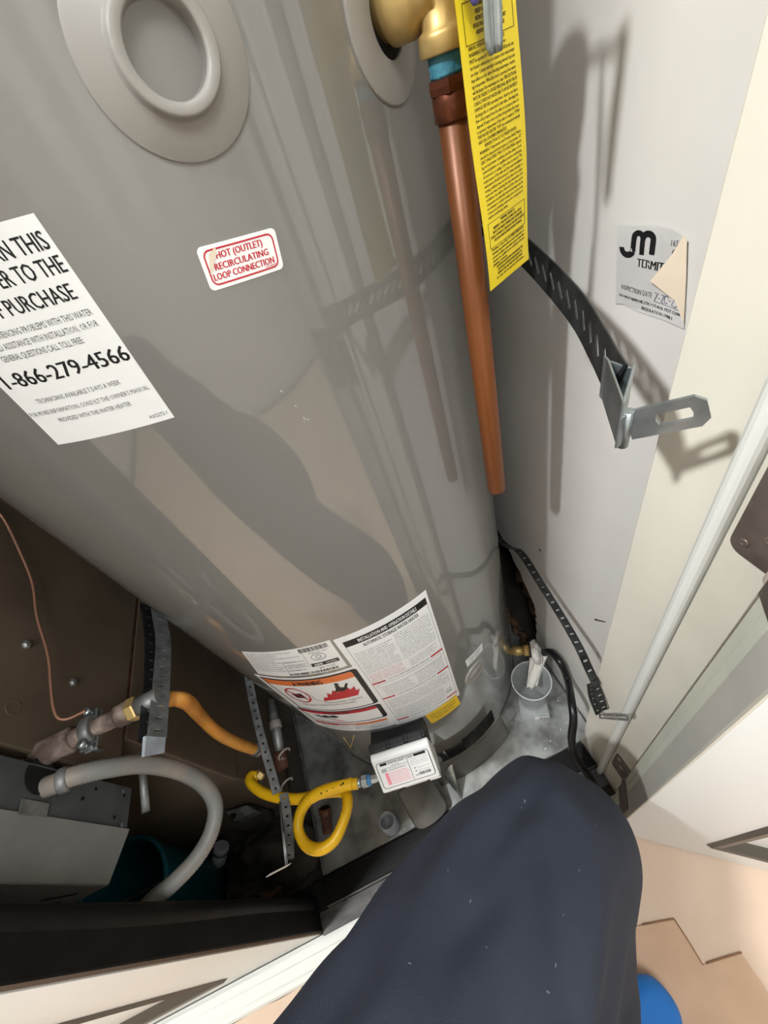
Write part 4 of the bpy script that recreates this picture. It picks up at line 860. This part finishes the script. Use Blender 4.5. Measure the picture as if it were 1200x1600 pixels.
# clutter on the dark floor, left
jb = thing('junction_box', tuple(atZ(372, 1275, .16)), 'small flat galvanised box cover with a knockout lying behind the grey conduit', 'electrical box')
TLj, TRj, BRj, BLj = atZ(350, 1268, .17), atZ(385, 1257, .17), atZ(401, 1267, .17), atZ(366, 1284, .165)
mbj = MB(); dn_ = V((0, 0, -.030)); mbj.add([TLj, TRj, BRj, BLj, TLj+dn_, TRj+dn_, BRj+dn_, BLj+dn_], [(0, 1, 2, 3), (4, 5, 6, 7), (0, 1, 5, 4), (1, 2, 6, 5), (2, 3, 7, 6), (3, 0, 4, 7)]).build('box_body', M['galvdark'], jb, .004)
MB().lathe([(.008, 0), (.0075, .0008)], (TLj+BLj)/2 + (TRj-TLj)*.2 + V((0, 0, .0005)), n=18).build('knockout', M['void'], jb)
sup = MB().box((TLj.x-.0, TLj.y-.03, 0), (TLj.x+.05, TLj.y+.0, .138)).build('box_stand', M['rag'], jb)
ct = thing('conduit_connector', tuple(atZ(344, 1335, .0)), 'pale grey plastic pipe connector lying below the conduit bend', 'pipe fitting')
MB().lathe([(.016, 0), (.0185, .002), (.0185, .022), (.017, .023), (.017, .028), (.0195, .029), (.0195, .044), (.016, .046)], atZ(341, 1348, .03), atZ(347, 1318, .06)-atZ(341, 1348, .03), 24).build('body', M['pvc'], ct)
rg = MB()
def ragf(u, v):
    p0 = V((-.70 + .24*u, .215 + .155*v, .0)); h = .05*math.sin(PI*u)**.5*math.sin(PI*v)**.5 * (1+.9*noise.noise(V((u*3.1, v*2.7, 1)))) + .012*math.sin(9*u+5*v+3*noise.noise(V((u*4, v*4, 3))))
    return p0 + V((.02*noise.noise(V((v*5, u*2, 8))), .02*noise.noise(V((u*5, v*2, 4))), .006 + max(h, 0)))
rg.grid(ragf, 50, 40); o = rg.build('rag', M['rag']); tag(o, 'crumpled dark cloth on the dirty floor left of the metal pan', 'cloth')
wl = MB().tube(catmull([atZ(x, y, .03) for x, y in ((334, 1412), (338, 1392), (347, 1385), (355, 1392), (355, 1405), (350, 1420))], 8), .0022, 8).build('wire_loop', M['hose']); tag(wl, 'small loop of black wire sticking up by the black jamb', 'wire')
wb = MB(); a = atZ(432, 1388, .0); wb.obox(a, V((.95, .3, 0)), V((-.3, .95, 0)), (0, 0, 1), (-.05, -.012, .001), (.045, .012, .018)); o = wb.build('wood_scrap', M['wood'], None, .003); tag(o, 'brown splintered wood scrap left of the black threshold board', 'wood')
fb = MB().box((-.62, .176, 0), (-.46, .198, .022)).build('floor_cleat', M['blackwood'], None, .002); tag(fb, 'short black wooden cleat on the floor behind the left black jamb', 'wood')
# drywall dust and flecks in pan
fk = MB()
for x, y in ((872, 1095), (880, 1085), (876, 1140), (885, 1130), (800, 1130), (852, 1170), (895, 1152), (770, 1195), (742, 1140), (860, 1158), (640, 1278), (632, 1296), (644, 1310)):
    q = atZ(x, y, .0045); s_ = random.uniform(.001, .003); fk.obox(q, V((.8, .6, 0)), V((-.6, .8, 0)), (0, 0, 1), (-s_, -s_*.5, -.0008), (s_, s_*.5, .0012))
o = fk.build('debris', M['scratch']); o['kind'] = 'stuff'; tag(o, 'white plaster flecks scattered in the pan', 'debris')

# ================================================================== INSPECTION STICKER ON THE WALL
WX = .2917
f = flatsurf((WX, .3215, 1.1105), (WX, .2235, 1.119), (WX, .2245, 1.0475), (WX, .3125, 1.0475))
def fst(u, v, w): return f(u, v, 0) + V((-w - .0006 - .0005*noise.noise(V((u*6, v*6, 1))), 0, 0))
stk = MB(); 
out = [(0, .02), (.05, 0), (.2, .015), (.38, .0), (.55, .03), (.66, .09), (.68, .14), (.74, .45), (.80, .78), (.83, 1.0), (.6, .985), (.3, .99), (.1, .97), (0, 1.0)]
stk.plate(out, [], .0003, fst); so = stk.build('inspection_sticker', M['stickerpaper'], None, weld=False); tag(so, 'wrinkled silver-white pest inspection sticker on the right wall with its corner peeled over', 'sticker')
# peeled corner
pt = [(.665, .10), (.70, .13), (.80, .78), (.72, .62), (.43, .55), (.57, .30)]
def pf(u, v, w): return f(u, v, 0) + V((-.0022 - w - .010*max(0, (.70-u))*(1-abs(v-.5)), 0, 0))
MB().plate([(.665, .07), (.70, .12), (.755, .45), (.83, .93), (.70, .72), (.44, .555), (.475, .50), (.61, .235)], [], .0003, pf).build('peeled_corner', M['paperback'], so, weld=False)
p = Print(fst, .0002, .0004)
asp = .78
# overlapping two-letter logo, heavy strokes
p.stroke(arc(.125, .27, .065, .075, 185, 20, 12), .056, asp, 'black'); p.stroke([(.186, .30), (.190, .16), (.20, .10)], .054, asp, 'black')
p.stroke(arc(.235, .15, .048, .06, 180, 360, 10) + [(.283, .32)], .048, asp, 'black'); p.stroke(arc(.335, .15, .052, .06, 180, 360, 10) + [(.387, .30)], .054, asp, 'black'); p.stroke([(.187, .14), (.187, .30)], .03, asp, 'black')
p.text('&', .165, .185, .30, .04, 'white', 2)
p.text('1650 N', .56, .70, .185, .06, 'grey'); p.text('Offic', .58, .68, .275, .06, 'grey')
p.text('TERMITE', .24, .56, .46, .095, 'black', bold=.006); p.text('Sim', .47, .535, .575, .075, 'black')
p.text('INSPECTION DATE', .07, .44, .775, .062, 'grey')
p.stroke([(.47, .70), (.505, .70), (.475, .79)], .006, asp, 'ink'); p.stroke([(.515, .75), (.535, .75)], .006, asp, 'ink'); p.stroke([(.545, .705), (.575, .70), (.55, .79), (.58, .795)], .006, asp, 'ink'); p.stroke(arc(.60, .745, .02, .045, 40, 340, 10), .006, asp, 'ink'); p.stroke([(.625, .75), (.645, .75)], .006, asp, 'ink'); p.stroke([(.655, .71), (.685, .70), (.66, .79), (.70, .80), (.73, .77)], .006, asp, 'ink'); p.stroke([(.46, .80), (.74, .815)], .004, asp, 'ink')
p.text('DO NOT REMOVE-STRUCTURAL PEST CONTR', .05, .81, .875, .036, 'black', bold=.002); p.text('REGULATION 1998.1', .34, .69, .945, .036, 'black', bold=.002)
p.build(so)
mk = MB().tube([atX(930, 968, .2915), atX(946, 972, .2915)], [.0016, .0008], 6).tube([atX(842, 858, .2915), atX(845, 861, .2915)], .001, 6); o = mk.build('wall_marks', M['rust'], wall_right); 

# ================================================================== PERSON (bent leg of the one kneeling at the closet)
pe = thing('person', (-.05, -.15, 0), "person crouching at the closet, bent leg in navy trousers, blue shoe cover", 'person')
def skin(name, J, E, m, sub=3, fold=None):
    me = bpy.data.meshes.new(name); me.from_pydata([V(j[:3]) for j in J], E, []); o = bpy.data.objects.new(name, me); COL.objects.link(o)
    md = o.modifiers.new('skin', 'SKIN'); md.use_smooth_shade = True; md.branch_smoothing = .6
    for i, j in enumerate(J): v = me.skin_vertices[0].data[i]; v.radius = (j[3], j[4] if len(j) > 4 else j[3]); v.use_root = (i == 0)
    s = o.modifiers.new('sub', 'SUBSURF'); s.levels = sub; s.render_levels = sub
    bpy.context.view_layer.update()
    m2 = bpy.data.meshes.new_from_object(o.evaluated_get(bpy.context.evaluated_depsgraph_get())); bpy.data.objects.remove(o)
    m2.name = name; m2.materials.clear(); m2.materials.append(m)
    for pl in m2.polygons: pl.use_smooth = True
    if fold:
        nrm = [v.normal.copy() for v in m2.vertices]
        for v, n in zip(m2.vertices, nrm): v.co += n*fold(v.co)
    o = bpy.data.objects.new(name, m2); COL.objects.link(o); o.parent = pe; o.matrix_parent_inverse = Matrix.Translation(-pe.location); return o
J = [(-.30, -.18, .82, .155, .140),      # 0 pelvis
     (-.25, -.105, .755, .146), (-.145, -.058, .665, .123), (-.030, .002, .580, .116), (.044, .043, .515, .110), (.060, .040, .455, .104),   # left thigh to knee
     (.022, -.035, .36, .090), (-.02, -.135, .23, .078), (-.045, -.20, .13, .074), (-.05, -.21, .075, .074),  # shin
     (-.25, -.35, .76, .135), (-.14, -.44, .64, .125), (-.03, -.50, .52, .112), (.0, -.53, .44, .105), (-.10, -.58, .30, .09), (-.17, -.62, .15, .08), (-.175, -.625, .08, .08),
     (-.37, -.26, .95, .15, .125), (-.40, -.29, 1.03, .15, .12)]
E_ = [(0, 1), (1, 2), (2, 3), (3, 4), (4, 5), (5, 6), (6, 7), (7, 8), (8, 9), (0, 10), (10, 11), (11, 12), (12, 13), (13, 14), (14, 15), (15, 16), (0, 17), (17, 18)]
KN = V((.044, .043, .515)); TH = (V((-.25, -.105, .755)) - KN).normalized()
def fold(c):
    d = c-KN; t = d.dot(TH); q = d - TH*t; a = math.atan2(q.dot(TH.cross(V((0, 0, 1))).normalized()), q.dot(V((0, 0, 1))))
    f = .0055*math.sin(9*a + 14*t + 2.5*noise.noise(c*9)) * max(0, min(1, t*6))
    f += .008*math.sin((t*34) + 3*a + 2*noise.noise(c*7)) * math.exp(-((t-.02)/.07)**2) * (.5+.5*math.sin(2*a))
    pq = d.dot(V((-.42, .90, .12))) + .012*math.sin(t*16 + 1)
    if d.z > -.03: f += (.0075*math.exp(-((pq-.078)/.012)**2) - .0065*math.exp(-((pq-.055)/.011)**2)) * math.exp(-((t-.07)/.12)**2)
    pq2 = d.dot(V((-.42, .90, .12))) - .25*t + .01*math.sin(t*11)
    f -= .0045*math.exp(-((pq2+.01)/.010)**2) * math.exp(-((t-.20)/.09)**2)
    return f*1.0 + .006*noise.noise(c*6) + .0016*noise.noise(c*22)
skin('trousers', J, E_, M['trouser'], 4, fold)
def shoe(loc, rz, nm):
    prof = [(-.135, .030, .05), (-.115, .042, .085), (-.06, .044, .105), (.0, .042, .100), (.06, .050, .078), (.11, .050, .060), (.145, .036, .046), (.155, .012, .03)]
    mb = MB(); vs = []; n = 24
    for x, w, h in prof:
        for k in range(n):
            a = 2*PI*k/n; y = w*math.copysign(abs(math.cos(a))**.75, math.cos(a)); z = .004 + h*(.5+.5*math.copysign(abs(math.sin(a))**.8, math.sin(a)))
            wv = 1+.06*noise.noise(V((x*40, y*40, z*40))); vs.append(V((loc[0], loc[1], loc[2])) + Matrix.Rotation(rz, 3, 'Z') @ V((x, y*wv, z*wv if z > .02 else z)))
    mb.add(vs, [(i*n+k, i*n+(k+1) % n, (i+1)*n+(k+1) % n, (i+1)*n+k) for i in range(len(prof)-1) for k in range(n)] + [tuple(range(n))[::-1], tuple(range(n*(len(prof)-1), n*len(prof)))], True)
    o = mb.build(nm, M['shoe'], pe); s = o.modifiers.new('sub', 'SUBSURF'); s.levels = 2; s.render_levels = 2; return o
shoe((-.025, -.222, .004), math.radians(14), 'shoe_cover'); shoe((-.12, -.61, .004), math.radians(20), 'shoe_cover')
# lint and dust flecks on the knee and thigh, dropped onto the cloth from above
tro = [c for c in pe.children if c.name == 'trousers'][0]; lint = MB()
for x, y, s_ in ((820, 1252, .0022), (815, 1262, .0012), (856, 1550, .0016), (735, 1408, .0014), (868, 1508, .0014), (905, 1360, .001), (640, 1505, .0012), (760, 1480, .0008), (930, 1290, .0009), (700, 1360, .0008), (880, 1430, .0008)):
    ok, hit, nr, _ = tro.ray_cast(C0, ray(x, y))
    if ok:
        t_ = nr.orthogonal().normalized(); b_ = nr.cross(t_); lint.obox(hit, t_, b_, nr, (-s_, -s_*.4, -.0002), (s_, s_*.4, .0004))
o = lint.build('lint', M['dust'], pe); o['kind'] = 'stuff'
bpy.context.view_layer.update()
